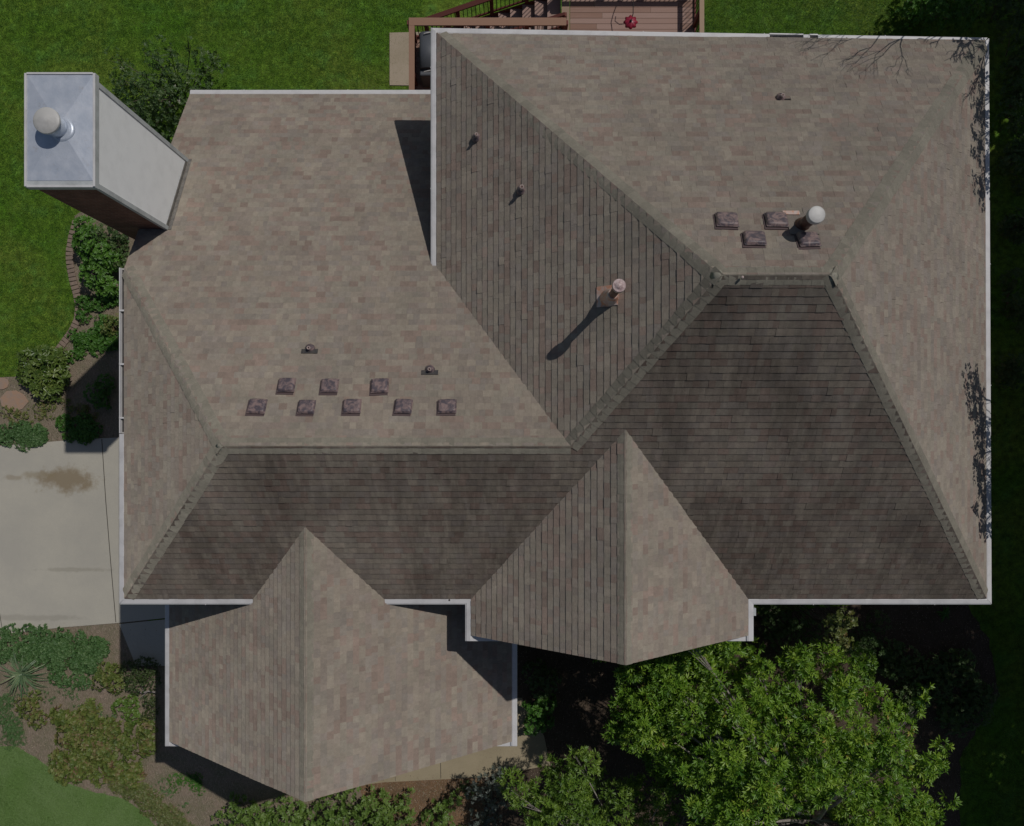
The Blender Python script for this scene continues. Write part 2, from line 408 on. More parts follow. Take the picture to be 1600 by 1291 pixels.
ER = 255.0
NW = (-117, 629); NE = (737, 614); SE = (741, -ER); R1 = (247, 190); R2 = (380, 190); ZR = 288.0
ps = ZR/(ER+190)
PS = Plane((0, -ER, 0), (0, 1), ps)
yl = -14.8; ZL = PS.z(0, yl); L1 = (-396, yl); WL = -605
PW = Plane((-117, 0, 0), (1, 0), ZR/(247+117))
J = (-117+ZL/PW.pitch, yl)
PE = Plane((739, 0, 0), (-1, 0), ZR/(739-380))
PNR = Plane((0, 621.5, 0), (0, -1), ZR/(621.5-190))
PWL = Plane((WL, 0, 0), (1, 0), ZL/(L1[0]-WL))
pn = ZL/(262-yl); PNL = Plane((0, 262, 0), (0, -1), pn)
# gables
P1 = (-302, -134.7); Z1 = PS.z(*P1); g1p = .77; h1 = Z1/g1p; H1 = 300.7
G1W = Plane((P1[0]-H1, 0, Z1-g1p*H1), (1, 0), g1p); G1E = Plane((P1[0]+H1, 0, Z1-g1p*H1), (-1, 0), g1p); Z1E = Z1-g1p*H1
P2 = (152.5, 6.9); Z2 = PS.z(*P2); H2 = 215.5; g2p = Z2/H2
G2W = Plane((P2[0]-H2, 0, 0), (1, 0), g2p); G2E = Plane((P2[0]+H2, 0, 0), (-1, 0), g2p)

house = empty('house', U(0, 0, GZ))
tag(house, 'two storey brick house under a large brown shingle hip roof with white gutters', 'house')

T = (P2[0], J[1]+(P2[0]-J[0])*(R1[1]-J[1])/(R1[0]-J[0]))
kx = (J[0]-(P2[0]-H2))/H2; ky = -ER+kx*(P2[1]+ER)
south = [[(WL,-ER), (P1[0]-h1,-ER), P1, (P1[0], yl), L1],
         [P1, (P1[0]+h1,-ER), (P2[0]-H2,-ER), (J[0], ky), J, (P1[0], yl)],
         [(J[0], ky), P2, T, J],
         [P2, (P2[0]+H2,-ER), SE, R2, R1, T]]
def roofpart(pl, pieces, m, seed):
    r = Roof(); r.deck(pl, pieces); r.slope(pl, pieces, seed); return r.build('roof', m, house)
r_s = roofpart(PS, south, M_ST, 1); r_s['label'] = 'darker streaked south slope of the roof'
r_w = roofpart(PW, [[NW, R1, J, (-117, 262)]], M_SH, 2)
r_n = roofpart(PNR, [[NW, NE, R2, R1]], M_SH, 3)
r_e = roofpart(PE, [[SE, NE, R2]], M_SH, 4)
r_wl = roofpart(PWL, [[(WL,-ER), (WL,262), L1]], M_SH, 5)
r_nl = roofpart(PNL, [[(WL,262), L1, J, (-117,262)], [(WL,262), (-95,262), (-95,621), (-588,621)]], M_SH, 6)
r_g1 = roofpart(G1W, [[P1, (P1[0]-h1,-ER), (P1[0]-h1,-538), (P1[0],-535)], [(P1[0]-h1,-235), (P1[0]-h1,-538), (P1[0]-H1,-540), (P1[0]-H1,-235)]], M_SH, 7)
r_g1e = roofpart(G1E, [[P1, (P1[0]+h1,-ER), (P1[0]+h1,-538), (P1[0],-535)], [(P1[0]+h1,-235), (P1[0]+h1,-538), (P1[0]+H1,-540), (P1[0]+H1,-235)]], M_SH, 8)
r_g2 = roofpart(G2W, [[P2, (P2[0]-H2,-ER), (P2[0]-H2,-313), (P2[0],-308)]], M_SH, 9)
r_g2e = roofpart(G2E, [[P2, (P2[0]+H2,-ER), (P2[0]+H2,-313), (P2[0],-308)]], M_SH, 10)

# ridge and hip caps
def caps(a, b, pa, pb, parent, m=None, wid=13.0, ex=11.5, seed=1):
    a = Vector(a); b = Vector(b); d = (b-a).normalized()
    L_ = (b-a).length; rr = random.Random(seed)
    def side(pl, oth):
        t = pl.n.cross(d); t -= d*t.dot(d); t.normalize()
        # must run down away from the ridge
        q = a + t*10
        if oth is not None and (q.z > oth.z(q.x, q.y)+1e-3): pass
        up = (pa.n+pb.n).normalized()
        return -t if t.dot(up) > 0 else t
    sa, sb = side(pa, pb), side(pb, pa); up = (pa.n+pb.n).normalized()
    n = max(1, int(L_/ex)); vs = []; fs = []; ts = []
    for i in range(n+1):
        t0 = i*L_/(n+1)-.5; t1 = (i+1)*L_/(n+1)+3.5; ww = wid*rr.uniform(.96, 1.04); tn = rr.random(); j = rr.uniform(-.4, .4)
        prof = []
        for k in (-1, -.6, -.3, 0, .3, .6, 1):
            s_ = sa if k < 0 else sb; prof.append((s_*(abs(k)*ww), up*({0: .6, .3: 1.2, .6: 1.5, 1: 1.45}[abs(k)])))
        b0 = len(vs)
        for (t, hh) in ((t0, .45), (t1, 0.05)):
            for (o, h) in prof: vs.append(a+d*t+o+h+up*hh+sa*j*.3)
        for (o, h) in prof: vs.append(a+d*t0+o-up*.6)
        for (o, h) in prof: vs.append(a+d*t1+o-up*.6)
        for k in range(6):
            fs += [(b0+k, b0+k+1, b0+8+k, b0+7+k), (b0+14+k, b0+15+k, b0+k+1, b0+k)]; ts += [tn, tn]
        fs += [(b0, b0+7, b0+21, b0+14), (b0+6, b0+20, b0+27, b0+13)]; ts += [tn, tn]
    o = mesh_obj('ridge_cap', np.array([(p.x/S, p.y/S, (p.z-GZ)/S) for p in vs]), fs, m or M_CAP, parent, tone=ts)
    return o
def z3(p, z): return (p[0], p[1], z)
caps((NW[0]+4, NW[1]-5, 2), z3(R1, ZR), PNR, PW, r_n, seed=1, wid=14)
caps((NE[0]-5, NE[1]-6, 9), z3(R2, ZR), PNR, PE, r_n, seed=2, wid=14)
caps(z3(R1, ZR), z3(R2, ZR), PNR, PS, r_n, seed=3)
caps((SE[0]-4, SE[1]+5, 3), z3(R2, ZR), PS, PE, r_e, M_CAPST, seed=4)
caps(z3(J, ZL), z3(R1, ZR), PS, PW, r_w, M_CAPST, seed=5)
caps(z3(J, ZL), z3(L1, ZL), PS, PNL, r_nl, seed=6)
caps((WL+4, -ER+5, 3), z3(L1, ZL), PS, PWL, r_wl, seed=7, wid=14)
caps((WL+3, 258, 2), z3(L1, ZL), PNL, PWL, r_wl, seed=8, wid=14)
caps((P1[0], -535, Z1), (P1[0], P1[1]+6, Z1), G1W, G1E, r_g1e, seed=9)
caps((P2[0], -308, Z2), (P2[0], P2[1]+6, Z2), G2W, G2E, r_g2e, seed=10)

def junction(p, z, par, r=11):
    mb = MB(); mb.lathe((p[0], p[1], z), [(r*.95, -r*.5), (r*.5, -r*.13), (r*.2, .9), (.01, 1.25)], 14); return mb.build('ridge_junction', M_CAPJ, par, smooth=True)
M_CAPJ = mottled('junction_shingle', (.275,.258,.208), (.262,.246,.197), 20, rough=.95)
junction(R1, ZR, r_n); junction(R2, ZR, r_n); junction(L1, ZL, r_wl, 10)
# ------------------------------------------------------------------ gutters
def gutter(a, b, z, out, m0=0, m1=0, w_=10.5, open_=False, gaps=(), name='gutter', za=0, zb=0):
    """a,b plan points on the roof edge; out = outward plan direction; m0,m1 mitre lengths at the two ends"""
    a = Vector((a[0], a[1], z+za)); b = Vector((b[0], b[1], z+zb)); o = Vector((out[0], out[1], 0)).normalized(); d = (b-a).normalized()
    L_ = (b-a).length
    covered = [(-.8,-1.2),(2.2,-.2),(8.0,-1.0),(8.4,-2.0),(w_-.6,-2.4),(w_+.1,-3.6),(w_+.1,-5.2),(w_-1.6,-7.5),(w_-2,-10),(-.8,-10)]
    opened = [(-.8,-1.8),(.9,-1.8),(.9,-8.3),(w_-2.6,-8.3),(w_-1.6,-5),(w_-1.6,-1.6),(w_+.2,-1.6),(w_+.2,-3.4),(w_-.9,-7.5),(w_-1.4,-10),(-.8,-10)]
    mb = MB()
    def seg(t0, t1, prof):
        vs = []; n = len(prof)
        for t in (t0, t1):
            for (x, h) in prof:
                f0 = m0*(x/w_) if t <= 1e-3 else 0; f1 = m1*(x/w_) if t >= L_-1e-3 else 0
                p = a+d*(t-f0+f1)+o*x; vs.append((p.x, p.y, p.z+h))
        mb.add(vs, [(i, (i+1) % n, n+(i+1) % n, n+i) for i in range(n)]+[tuple(range(n))[::-1], tuple(range(n, 2*n))])
    cuts = sorted(gaps); t = 0
    if open_: seg(0, L_, opened)
    else:
        for g0, g1 in cuts: seg(t, g0, covered); seg(g0, g1, opened); t = g1
        seg(t, L_, covered)
    if not open_:
        t = 95 + (abs(int(a.x*3+a.y)) % 60)
        while t < L_-30:
            p = a+d*t; q = p+o*(w_+.35); p = p+o*2.0
            mb.beam((p.x, p.y, p.z-1.35), (q.x, q.y, q.z-3.2), 1.1, 1.6); t += 190
    g = mb.build(name, M_WH, house)
    dk = MB()  # dark flat sheets inside the open gutter runs
    for (g0, g1) in ([(2, L_-2)] if open_ else cuts):
        p = a+d*g0; q = a+d*g1
        c0 = [p+o*1.0, p+o*(w_-1.8), q+o*(w_-1.8), q+o*1.0]
        dk.add([(c.x, c.y, c.z-6.6) for c in c0], [(0,1,2,3)])
    if dk.v: dk.build('gutter_dark_sheet', M_DARK, g)
    if open_:
        t = 24
        while t < L_-10:
            st = MB(); p = a+d*t; q = p+o*w_; st.beam((p.x, p.y, p.z-1.2), (q.x, q.y, q.z-1.2), 2.6, .6); t += 84
            st.build('gutter_strap', M_WH, g)
    return g
g_n = gutter((-117, 629), (737, 614), -3, (0, 1), m0=10, m1=10, gaps=[(521, 574), (584, 597)])
g_w1 = gutter((-117, 262), (-117, 629), 0, (-1, 0), m1=10)
g_e = gutter(SE, NE, 0, (1, 0), m0=10, m1=8)
g_s1 = gutter((P2[0]+H2, -ER), SE, 0, (0, -1), m0=-10.5, m1=10)
g_s2 = gutter((P1[0]+h1+2, -ER), (P2[0]-H2, -ER), 0, (0, -1), m1=-10.5)
g_s3 = gutter((WL, -ER), (P1[0]-h1-2, -ER), 0, (0, -1), m0=10)
g_wl = gutter((WL, -ER), (WL, 2), 0, (-1, 0), m0=10)
g_wo = gutter((WL+1, 3), (WL+1, 262), 0, (-1, 0), open_=True)
g_nl = gutter((-588, 621), (-95, 621), PNL.z(0, 621), (0, 1), w_=10.5)
g_2w = gutter((P2[0]-H2, -ER), (P2[0]-H2, -322), 0, (-1, 0), m0=-10.5)
g_2e = gutter((P2[0]+H2, -ER), (P2[0]+H2, -322), 0, (1, 0), m0=-10.5)
g_1w = gutter((P1[0]-H1, -236), (P1[0]-H1, -548), Z1E, (-1, 0))
g_1e = gutter((P1[0]+H1, -236), (P1[0]+H1, -548), Z1E, (1, 0))
# cornice returns at the gable corners: flat white boxes
def ret(x, y0, y1, z, sx, ln):
    mb = MB(); x1 = x+sx*10.5; x2 = x-sx*ln
    mb.box(min(x1, x2), max(x1, x2), y0, y1, z-11, z-3.2); return mb.build('cornice_return', M_WH, house, bevel=.5)
ret(P2[0]-H2, -323, -295, 0, -1, 60); ret(P2[0]+H2, -323, -295, 0, 1, 55)
ret(P1[0]-H1, -550, -520, Z1E, -1, 55); ret(P1[0]+H1, -550, -520, Z1E, 1, 50)
# rake boards on gables and the lower north slope
def rake(a, b, wd=3, ht=11, dz=-8):
    mb = MB(); mb.beam((a[0], a[1], a[2]+dz), (b[0], b[1], b[2]+dz), wd, ht); return mb.build('rake_board', M_FASC, house)
for (pl1, pl2, Pk, H, ze, ys, ye) in ((G1W, G1E, P1, H1, Z1E, -533, -538), (G2W, G2E, P2, H2, 0, -306, -311)):
    zr = Z1 if Pk is P1 else Z2
    rake((Pk[0]-H, ye, ze), (Pk[0], ys, zr)); rake((Pk[0]+H, ye, ze), (Pk[0], ys, zr))
rake((-603, 262, 0), (-586.5, 621, PNL.z(0, 621)))

# walls (outer faces 24 U in from the roof edge) with soffits
def prism(mb, pts, z0, z1):
    n = len(pts); A = sum(pts[i][0]*pts[(i+1)%n][1]-pts[(i+1)%n][0]*pts[i][1] for i in range(n))
    if A < 0: pts = pts[::-1]
    mb.add([(x, y, z0) for x, y in pts]+[(x, y, z1) for x, y in pts], [tuple(range(n))[::-1], tuple(range(n, 2*n))]+[(i, (i+1)%n, n+(i+1)%n, n+i) for i in range(n)])
i_ = 24
wm = MB()
prism(wm, [(-117+i_, 605), (713, 590), (717, -ER+i_), (P2[0]+H2-i_, -ER+i_), (P2[0]+H2-i_, -290), (P2[0]-H2+i_, -290), (P2[0]-H2+i_, -ER+i_), (WL+i_, -ER+i_), (WL+i_, 240), (-117+i_, 240)], GZ-4, -13)
prism(wm, [(WL+i_+1, 238), (-117+i_-.5, 238), (-117+i_-.5, 598), (-566, 598)], GZ-4, PNL.z(0, 621)-13)
prism(wm, [(P1[0]-H1+i_, -ER+i_-1), (P1[0]-H1+i_, -516), (P1[0]+H1-i_, -516), (P1[0]+H1-i_, -ER+i_-1)], GZ-4, Z1E-13)
# gable ends and the wall strips that close against the roof undersides
def gable_tri(y, Pk, H, ze, zr, th=8):
    k = (H-i_)/H; zb = ze-13.5
    a = [(Pk[0]-H+i_, y, zb), (Pk[0]+H-i_, y, zb), (Pk[0]+H-i_, y, zr-(zr-ze)*k-4.2), (Pk[0], y, zr-4.2), (Pk[0]-H+i_, y, zr-(zr-ze)*k-4.2)]
    wm.add(a+[(x, y+th, z) for x, y_, z in a], [(0,1,2,3,4), (9,8,7,6,5), (0,5,6,1), (1,6,7,2), (2,7,8,3), (3,8,9,4), (4,9,5,0)])
gable_tri(-515.7, P1, H1, Z1E, Z1); gable_tri(-289.7, P2, H2, 0, Z2)
# west rake wall of the lower north wing: follows the slope
a = [(WL+i_+1.5, 238, GZ), (WL+i_+1.5, 238, PNL.z(0, 238)-5), (-565.5, 597, PNL.z(0, 597)-5), (-565.5, 597, GZ)]
wm.add(a+[(x+7, y, z) for x, y, z in a], [(0,1,2,3), (7,6,5,4), (1,5,6,2), (0,4,5,1), (3,2,6,7)])
wm.build('wall', M_WALL, house)
sf = MB()
prism(sf, [(-115, 627), (735, 612), (739, -ER+1), (P2[0]+H2-1, -ER+1), (P2[0]+H2-1, -311), (P2[0]-H2+1, -311), (P2[0]-H2+1, -ER+1), (WL+1, -ER+1), (WL+1, 241), (-115, 241)], -12.6, -10.6)
sf.build('soffit', M_FASC, house)
sf = MB(); prism(sf, [(P1[0]-H1+1, -ER+20), (P1[0]-H1+1, -537), (P1[0]+H1-1, -537), (P1[0]+H1-1, -ER+20)], Z1E-12.6, Z1E-10.6); sf.build('soffit', M_FASC, house)
sf = MB(); prism(sf, [(-585, 596), (-94, 596), (-94, 620), (-586, 620)], PNL.z(0, 621)-12.6, PNL.z(0, 621)-10.6); sf.build('soffit', M_FASC, house)
# windows and doors on the walls, seen only from a step aside
def window(x, y, z0, z1, wd, face):
    mb = MB(); g = MB()
    if face in 'NS':
        s_ = 1 if face == 'N' else -1; y0, y1 = sorted((y, y+s_*3))
        mb.box(x-wd/2-4, x+wd/2+4, y0, y1, z1, z1+5); mb.box(x-wd/2-4, x+wd/2+4, y0, y1, z0-5, z0)
        for q in (-wd/2-4, -1.5, wd/2): mb.box(x+q, x+q+(4 if q != -1.5 else 3), y0, y1, z0, z1)
        mb.box(x-wd/2, x+wd/2, y0, y1-s_*.4 if s_ > 0 else y1, (z0+z1)/2-1.5, (z0+z1)/2+1.5)
        g.box(x-wd/2, x+wd/2, *sorted((y, y+s_*1.2)), z0, z1)
    else:
        s_ = 1 if face == 'E' else -1; x0, x1 = sorted((x, x+s_*3))
        mb.box(x0, x1, y-wd/2-4, y+wd/2+4, z1, z1+5); mb.box(x0, x1, y-wd/2-4, y+wd/2+4, z0-5, z0)
        for q in (-wd/2-4, -1.5, wd/2): mb.box(x0, x1, y+q, y+q+(4 if q != -1.5 else 3), z0, z1)
        g.box(*sorted((x, x+s_*1.2)), y-wd/2, y+wd/2, z0, z1)
    f = mb.build('window', M_TRIM, house); g.build('pane', M_GLASS, f)
for x in (150, 300, 560): window(x, 598 if x < 300 else 596, -210, -90, 80, 'N') if False else None
for x in (480, 620): window(x, -ER+i_, -190, -80, 75, 'S'); window(x, -ER+i_, -440, -310, 75, 'S')
window(P2[0]-70, -290, -180, -70, 60, 'S'); window(P2[0]+70, -290, -180, -70, 60, 'S')
window(P1[0]-120, -516, -440, -310, 80, 'S'); window(P1[0]+100, -516, -440, -310, 80, 'S')

# downspout outlets seen at the gutters
dn = MB(); dn.box(368+11, 368+15.5, -284, -272, -70, -7); dn.build('downspout', M_TRIM, g_2e)
for (g, x, y) in ((g_s2, 702, 938), (g_s1, 1477, 930), (g_n, 1323, 60)):
    q = P(x, y, 0); mb = MB(); mb.lathe((q[0], q[1]-0, -1.2), [(1.6, -1), (1.6, 1.0), (.6, 1.6)], 8); mb.build('gutter_leaf', M_RUB, g)

# ------------------------------------------------------------------ roof fittings
def box_vent(pl, px, py, w2=14.5, d2=13, dark=0, seed=0):
    rq = random.Random(seed*7+3); w2 *= rq.uniform(.96, 1.05); d2 *= rq.uniform(.95, 1.05)
    p = pl.hit(px, py); M = pl.frame(p) @ Matrix.Rotation(rq.uniform(-.05, .05), 4, 'Z')
    fl = MB(); fl.box(-w2+1.5, w2+2.0, -d2+1.5, d2+3.0, .6, 1.9, M); f = fl.build('box_vent', M_VDARK, house)
    bx = MB(); bx.box(-w2+2.5, w2-2.5, -d2+2.5, d2-2.5, 2.0, 4.6, M); bx.build('vent_throat', M_VDARK, f)
    # pillow-shaped lid
    n = 20; vs = []; fs = []; rr = random.Random(seed)
    for j in range(n+1):
        for i in range(n+1):
            a, b = i/n*2-1, j/n*2-1
            sx = a*w2*(1-.05*b*b); sy = b*d2*(1-.05*a*a); h = 7.0*(1-abs(a)**9)**.5*(1-abs(b)**9)**.5
            h += .35*math.sin(a*5+seed)*math.cos(b*4+seed*2)*(1-abs(a))*(1-abs(b))
            vs.append(tuple(M @ Vector((sx, sy, 3.4+h*.62))))
    for j in range(n):
        for i in range(n):
            k = j*(n+1)+i; fs.append((k, k+1, k+n+2, k+n+1))
    b0 = len(vs)
    for (i, j) in [(i, 0) for i in range(n+1)]+[(n, j) for j in range(1, n+1)]+[(i, n) for i in range(n-1, -1, -1)]+[(0, j) for j in range(n-1, 0, -1)]:
        pass
    lid = MB(); lid.add(vs, fs); o = lid.build('vent_lid', M_VENT, f, smooth=True)
    sk = MB(); sk.box(-w2, w2, -d2, d2, 3.0, 4.0, M); sk.build('vent_rim', M_VENT, f, bevel=.8)
    return f
for k, (x, y) in enumerate([(449,604),(516,605),(594,605),(403,637),(480,638),(551,637),(631,637),(699,637)]): box_vent(PNL, x, y, 12.5, 11.5, seed=k)
for k, (x, y) in enumerate([(1135,347),(1212,347),(1178,376),(1262,378)]): box_vent(PNR, x, y, 13.5, 12, seed=k+20)
def boot(pl, px, py, h=9, plate='v', r=2.4):
    p = pl.hit(px, py); M = pl.frame(p); mb = MB()
    if plate == 'up': mb.box(-12, 12, 2, 9.5, 1.6, 2.3, M)
    elif plate == 'left': mb.box(-14, 3, 3.5, 5.5, 1.6, 2.3, M)
    else: mb.box(-4, 4, -4, 4, .8, 1.6, M)
    f = mb.build('pipe_flashing', M_FLASH, house)
    c = MB(); up = Matrix.Identity(3)
    c.lathe((p.x, p.y, p.z), [(7, -3), (7.2, 2.5), (5.4, 5), (3.2, 6.5), (2.8, 8.5)], 18, ); c.build('pipe_boot', M_VENT, f, smooth=True)
    t = MB(); t.lathe((p.x, p.y, p.z), [(r, 4), (r, h+4), (r-.8, h+4.05), (r-.8, h)], 16); t.build('vent_pipe', M_PVC, f, smooth=True)
    return f
boot(PW, 745, 216, 12); boot(PW, 815, 298, 14, r=2.8); boot(PNL, 485, 545, 8, 'up'); boot(PNL, 672, 578, 8, 'up'); boot(PNR, 1219, 154, 8, 'left')
# tall brown pipe on the west slope
b = Vector((129, 180, 0)); b.z = PW.z(b.x, b.y)
M = PW.frame(b); mb = MB(); mb.box(-16, 11, -20, 12, 1.4, 2.2, M); vf = mb.build('flue_flashing', M_COPPER, house)
mb = MB(); mb.lathe(b, [(13.5, -8), (11.5, 4), (7, 22), (6, 26)], 22); mb.build('flashing_cone', M_COPPER, vf, smooth=True)
mb = MB(); mb.lathe(b, [(5.2, 10), (5.2, 80)], 20); mb.build('flue_pipe', M_PIPE, vf, smooth=True)
mb = MB(); mb.lathe(b, [(5.4, 74), (7.6, 75), (8.2, 75.4), (8.2, 81), (8.1, 81.4), (7.6, 81.7), (7.4, 81.7), (4.5, 81.3), (4.3, 81.9), (0.01, 82.2)], 24); mb.build('flue_cap', M_CAPP, vf, smooth=True)
# short flue on the north slope
b = Vector((362, 262, 0)); b.z = PNR.z(b.x, b.y)
M = PNR.frame(b); mb = MB(); mb.box(-18, 18, -14, 18, 1.6, 2.4, M); vf = mb.build('flue_flashing', M_SH, house)
a = PNR.hit(1240, 335); Mt = PNR.frame(a); mb = MB(); mb.box(-7, 14, -4.0, 3.0, 1.9, 2.5, Mt); mb.build('flashing_strip', M_COPPER, vf)
mb = MB(); mb.lathe(b, [(11, -10), (9.5, 3), (7.6, 12)], 22); mb.build('flashing_cone', M_PIPE, vf, smooth=True)
mb = MB(); mb.lathe(b, [(7.4, 0), (7.4, 42)], 24); mb.build('flue_pipe', M_PIPE, vf, smooth=True)
mb = MB(); mb.lathe(b, [(7.6, 40), (9.9, 40.6), (10.4, 41), (10.4, 41.3), (10.4, 47.5), (10.3, 47.9), (9.7, 48.5), (9.4, 48.6), (5, 48.9), (0.01, 49.1)], 28); mb.build('flue_cap', M_CAPW, vf, smooth=True)
# ridge dimple / little bright marks
q = PNR.hit(1159, 434)
mb = MB(); mb.lathe((q.x, q.y, q.z+2.5), [(1.6, -2), (1.6, 1), (.5, 1.6)], 10); mb.build('ridge_bolt', M_PVC, r_n)

# ------------------------------------------------------------------ chimney
ZC = 185.0; cx0, cx1, cy0, cy1 = -645+4, -556, 332, 472
mb = MB(); mb.box(cx0, cx1-2.5, cy0, cy1, GZ-2, ZC-12); ch = mb.build('chimney', M_BRICK, house); ch['label'] = 'tall brick chimney with a white sided east face and a sheet metal top'
# siding on the east face
mb = MB(); mb.box(cx1-2.2, cx1, cy0+5, cy1-5, -140, ZC-13); mb.build('siding_panel', M_SIDE, ch)
mb = MB()
mb.box(cx1-4.0, cx1+1.6, cy1-5.5, cy1+1.6, -160, ZC-12.5); mb.box(cx1-4.0, cx1+1.6, cy0-1.6, cy0+5.5, -70, ZC-12.5)
mb.build('corner_board', M_TRIM, ch, bevel=.4)
mb = MB(); ov = 4.0; mb.box(cx0-ov, cx1+ov, cy0-ov, cy1+ov+4, ZC-12, ZC-2.5); mb.build('chimney_crown', M_TRIM, ch, bevel=.6)
p0 = (cx1+2.4, cy0-1, PNL.z(0, cy0-1)+1.9); p1 = (cx1+2.4, cy1+1, PNL.z(0, cy1+1)+1.9)
mb = MB(); mb.beam((p0[0]+2, p0[1], p0[2]), (p1[0]+2, p1[1], p1[2]), 5, .7); mb.beam((p0[0]-1.6, p0[1], p0[2]+3), (p1[0]-1.6, p1[1], p1[2]+3), .7, 7); mb.build('step_flashing', mottled('dull_flashing', (.20,.185,.165), (.13,.12,.11), 9), ch)
# sheet metal top with shallow creases
fx, fy = P(73, 190, ZC+20)[:2]
vs = [(cx0-1, cy0+5, ZC-2), (cx1+1, cy0+5, ZC-2), (cx1+1, cy1+5, ZC-2), (cx0-1, cy1+5, ZC-2), (fx+6, fy+2, ZC+3.2),
      (cx0-1, cy0+5, ZC-3.5), (cx1+1, cy0+5, ZC-3.5), (cx1+1, cy1+5, ZC-3.5), (cx0-1, cy1+5, ZC-3.5)]
mb = MB(); mb.add(vs, [(0,1,4), (1,2,4), (2,3,4), (3,0,4), (0,5,6,1), (1,6,7,2), (2,7,8,3), (3,8,5,0)]); mb.build('chimney_top', M_GALV, ch)
mb = MB(); mb.box(cx0-ov-.3, cx0-1.4, cy0-3, cy1+7, ZC-2.4, ZC-.6); mb.box(cx1+1.4, cx1+ov+.3, cy0-3, cy1+7, ZC-2.4, ZC-.6); mb.box(cx0-1.2, cx1+1.2, cy1+5.4, cy1+8, ZC-2.4, ZC-.6); mb.box(cx0-1.2, cx1+1.2, cy0-4.2, cy0-1.2, ZC-2.4, ZC-.6)
mb.build('crown_lip', M_WH, ch, bevel=.3)
mb = MB(); mb.lathe((fx+9, fy-3, ZC), [(17, .6), (15.5, 2.5), (13.5, 3.6)], 30); mb.build('flue_collar', M_GALV, ch, smooth=True)
mb = MB(); mb.lathe((fx+4, fy-1, ZC), [(13.8, 2), (13.6, 10), (12.5, 13), (12.5, 18)], 30); mb.build('flue_pipe', M_GALV, ch, smooth=True)
mb = MB(); mb.lathe((fx+1.5, fy, ZC), [(14.5, 20), (16.9, 20.4), (17.3, 20.8), (17.3, 23.3), (17.1, 23.8), (16.7, 24.1), (12, 25.4), (6, 27.0), (1.2, 28.2), (.01, 28.2)], 34); mb.build('flue_cap', M_CAPW, ch, smooth=True)
mb = MB(); mb.box(fx+4-1, fx+4+1, fy-12, fy+12, ZC+17.5, ZC+21); mb.build('cap_strap', M_DARK, ch)

# ------------------------------------------------------------------ ground sheets
def gpoly(name, pts, h, m, label=None, px=True, wob=0, seed=0):
    q = [P(x, y)[:2] for x, y in pts] if px else pts
    rr = random.Random(seed)
    if wob:
        out = []
        for i in range(len(q)):
            a, b = Vector(q[i]), Vector(q[(i+1) % len(q)]); k = max(1, int((b-a).length/14))
            for j in range(k): v = a.lerp(b, j/k); out.append((v.x+rr.uniform(-wob, wob), v.y+rr.uniform(-wob, wob)))
        q = out
    A = sum(q[i][0]*q[(i+1)%len(q)][1]-q[(i+1)%len(q)][0]*q[i][1] for i in range(len(q)))
    if A < 0: q = q[::-1]
    o = mesh_obj(name, [(x/S, y/S, h) for x, y in q], [tuple(range(len(q)))], m); tag(o, kind='structure'); return o, q
ground = mesh_obj('ground', [(-400,-400,0), (400,-400,0), (400,400,0), (-400,400,0)], [(0,1,2,3)], M_LAWN); tag(ground, kind='structure')
bedW, qW = gpoly('garden_bed', [(118,338),(112,380),(110,420),(116,450),(124,475),(118,505),(98,540),(60,580),(30,588),(0,590),(-60,595),(-60,705),(262,690),(300,500),(300,300),(170,300)], .004, M_MULCH, wob=1.5, seed=1)
bedS, qS = gpoly('garden_bed', [(-60,985),(200,960),(330,1000),(520,1150),(560,1230),(740,1215),(760,1400),(300,1400),(278,1340),(240,1285),(200,1250),(150,1238),(100,1222),(72,1195),(30,1168),(-60,1160)], .004, M_MULCH, wob=2.5, seed=2)
bedR, qR = gpoly('red_earth', [(560,1215),(745,1205),(760,1240),(740,1400),(600,1400)], .008, M_MULCH2, wob=2, seed=3)
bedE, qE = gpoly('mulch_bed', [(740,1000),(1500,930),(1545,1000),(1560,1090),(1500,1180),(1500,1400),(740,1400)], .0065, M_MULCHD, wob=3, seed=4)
drive, _ = gpoly('driveway', [(-400,720),(0,697),(60,692),(120,687),(200,683),(330,683),(330,958),(187,973),(100,980),(0,991),(-400,1050)], .03, M_DRIVE)
slab, _ = gpoly('pavement', [(187,975),(330,960),(330,1040),(213,1040)], .028, M_DRIVE)
walk, _ = gpoly('path', [(480,1090),(815,1090),(850,1150),(860,1195),(760,1214),(600,1222),(540,1230),(470,1240)], .02, M_WALK)
pad, _ = gpoly('concrete_pad', [(609,52),(700,50),(700,135),(609,134)], .03, M_PAD)
fl_, qF = gpoly('lawn', [(-200,1150),(30,1150),(110,1200),(290,1280),(330,1500),(-200,1500)], .0022, M_LAWN2, wob=3, seed=9)
# joints in the concrete, real shallow strips
def strip(pts, wd, h, m, name='expansion_joint'):
    mb = MB()
    for a, b in zip(pts[:-1], pts[1:]):
        a = Vector(P(*a)[:2]); b = Vector(P(*b)[:2]); d = (b-a).normalized(); n = Vector((-d.y, d.x))*wd/2
        mb.add([(a.x-n.x, a.y-n.y, GZ), (b.x-n.x, b.y-n.y, GZ), (b.x+n.x, b.y+n.y, GZ), (a.x+n.x, a.y+n.y, GZ)], [(0,1,2,3)])
    mb.v = [(x, y, h) for x, y, z in mb.v]; o = mb.build(name, m); tag(o, kind='structure'); return o
strip([(160,686),(166,780),(174,880),(182,972)], 1.6, .034, M_JOINT)
strip([(0,955),(6,991)], 1.2, .034, M_JOINT)
strip([(687,1130),(689,1216)], 1.2, .024, M_JOINT); strip([(617,1180),(618,1220)], .8, .024, M_JOINT)

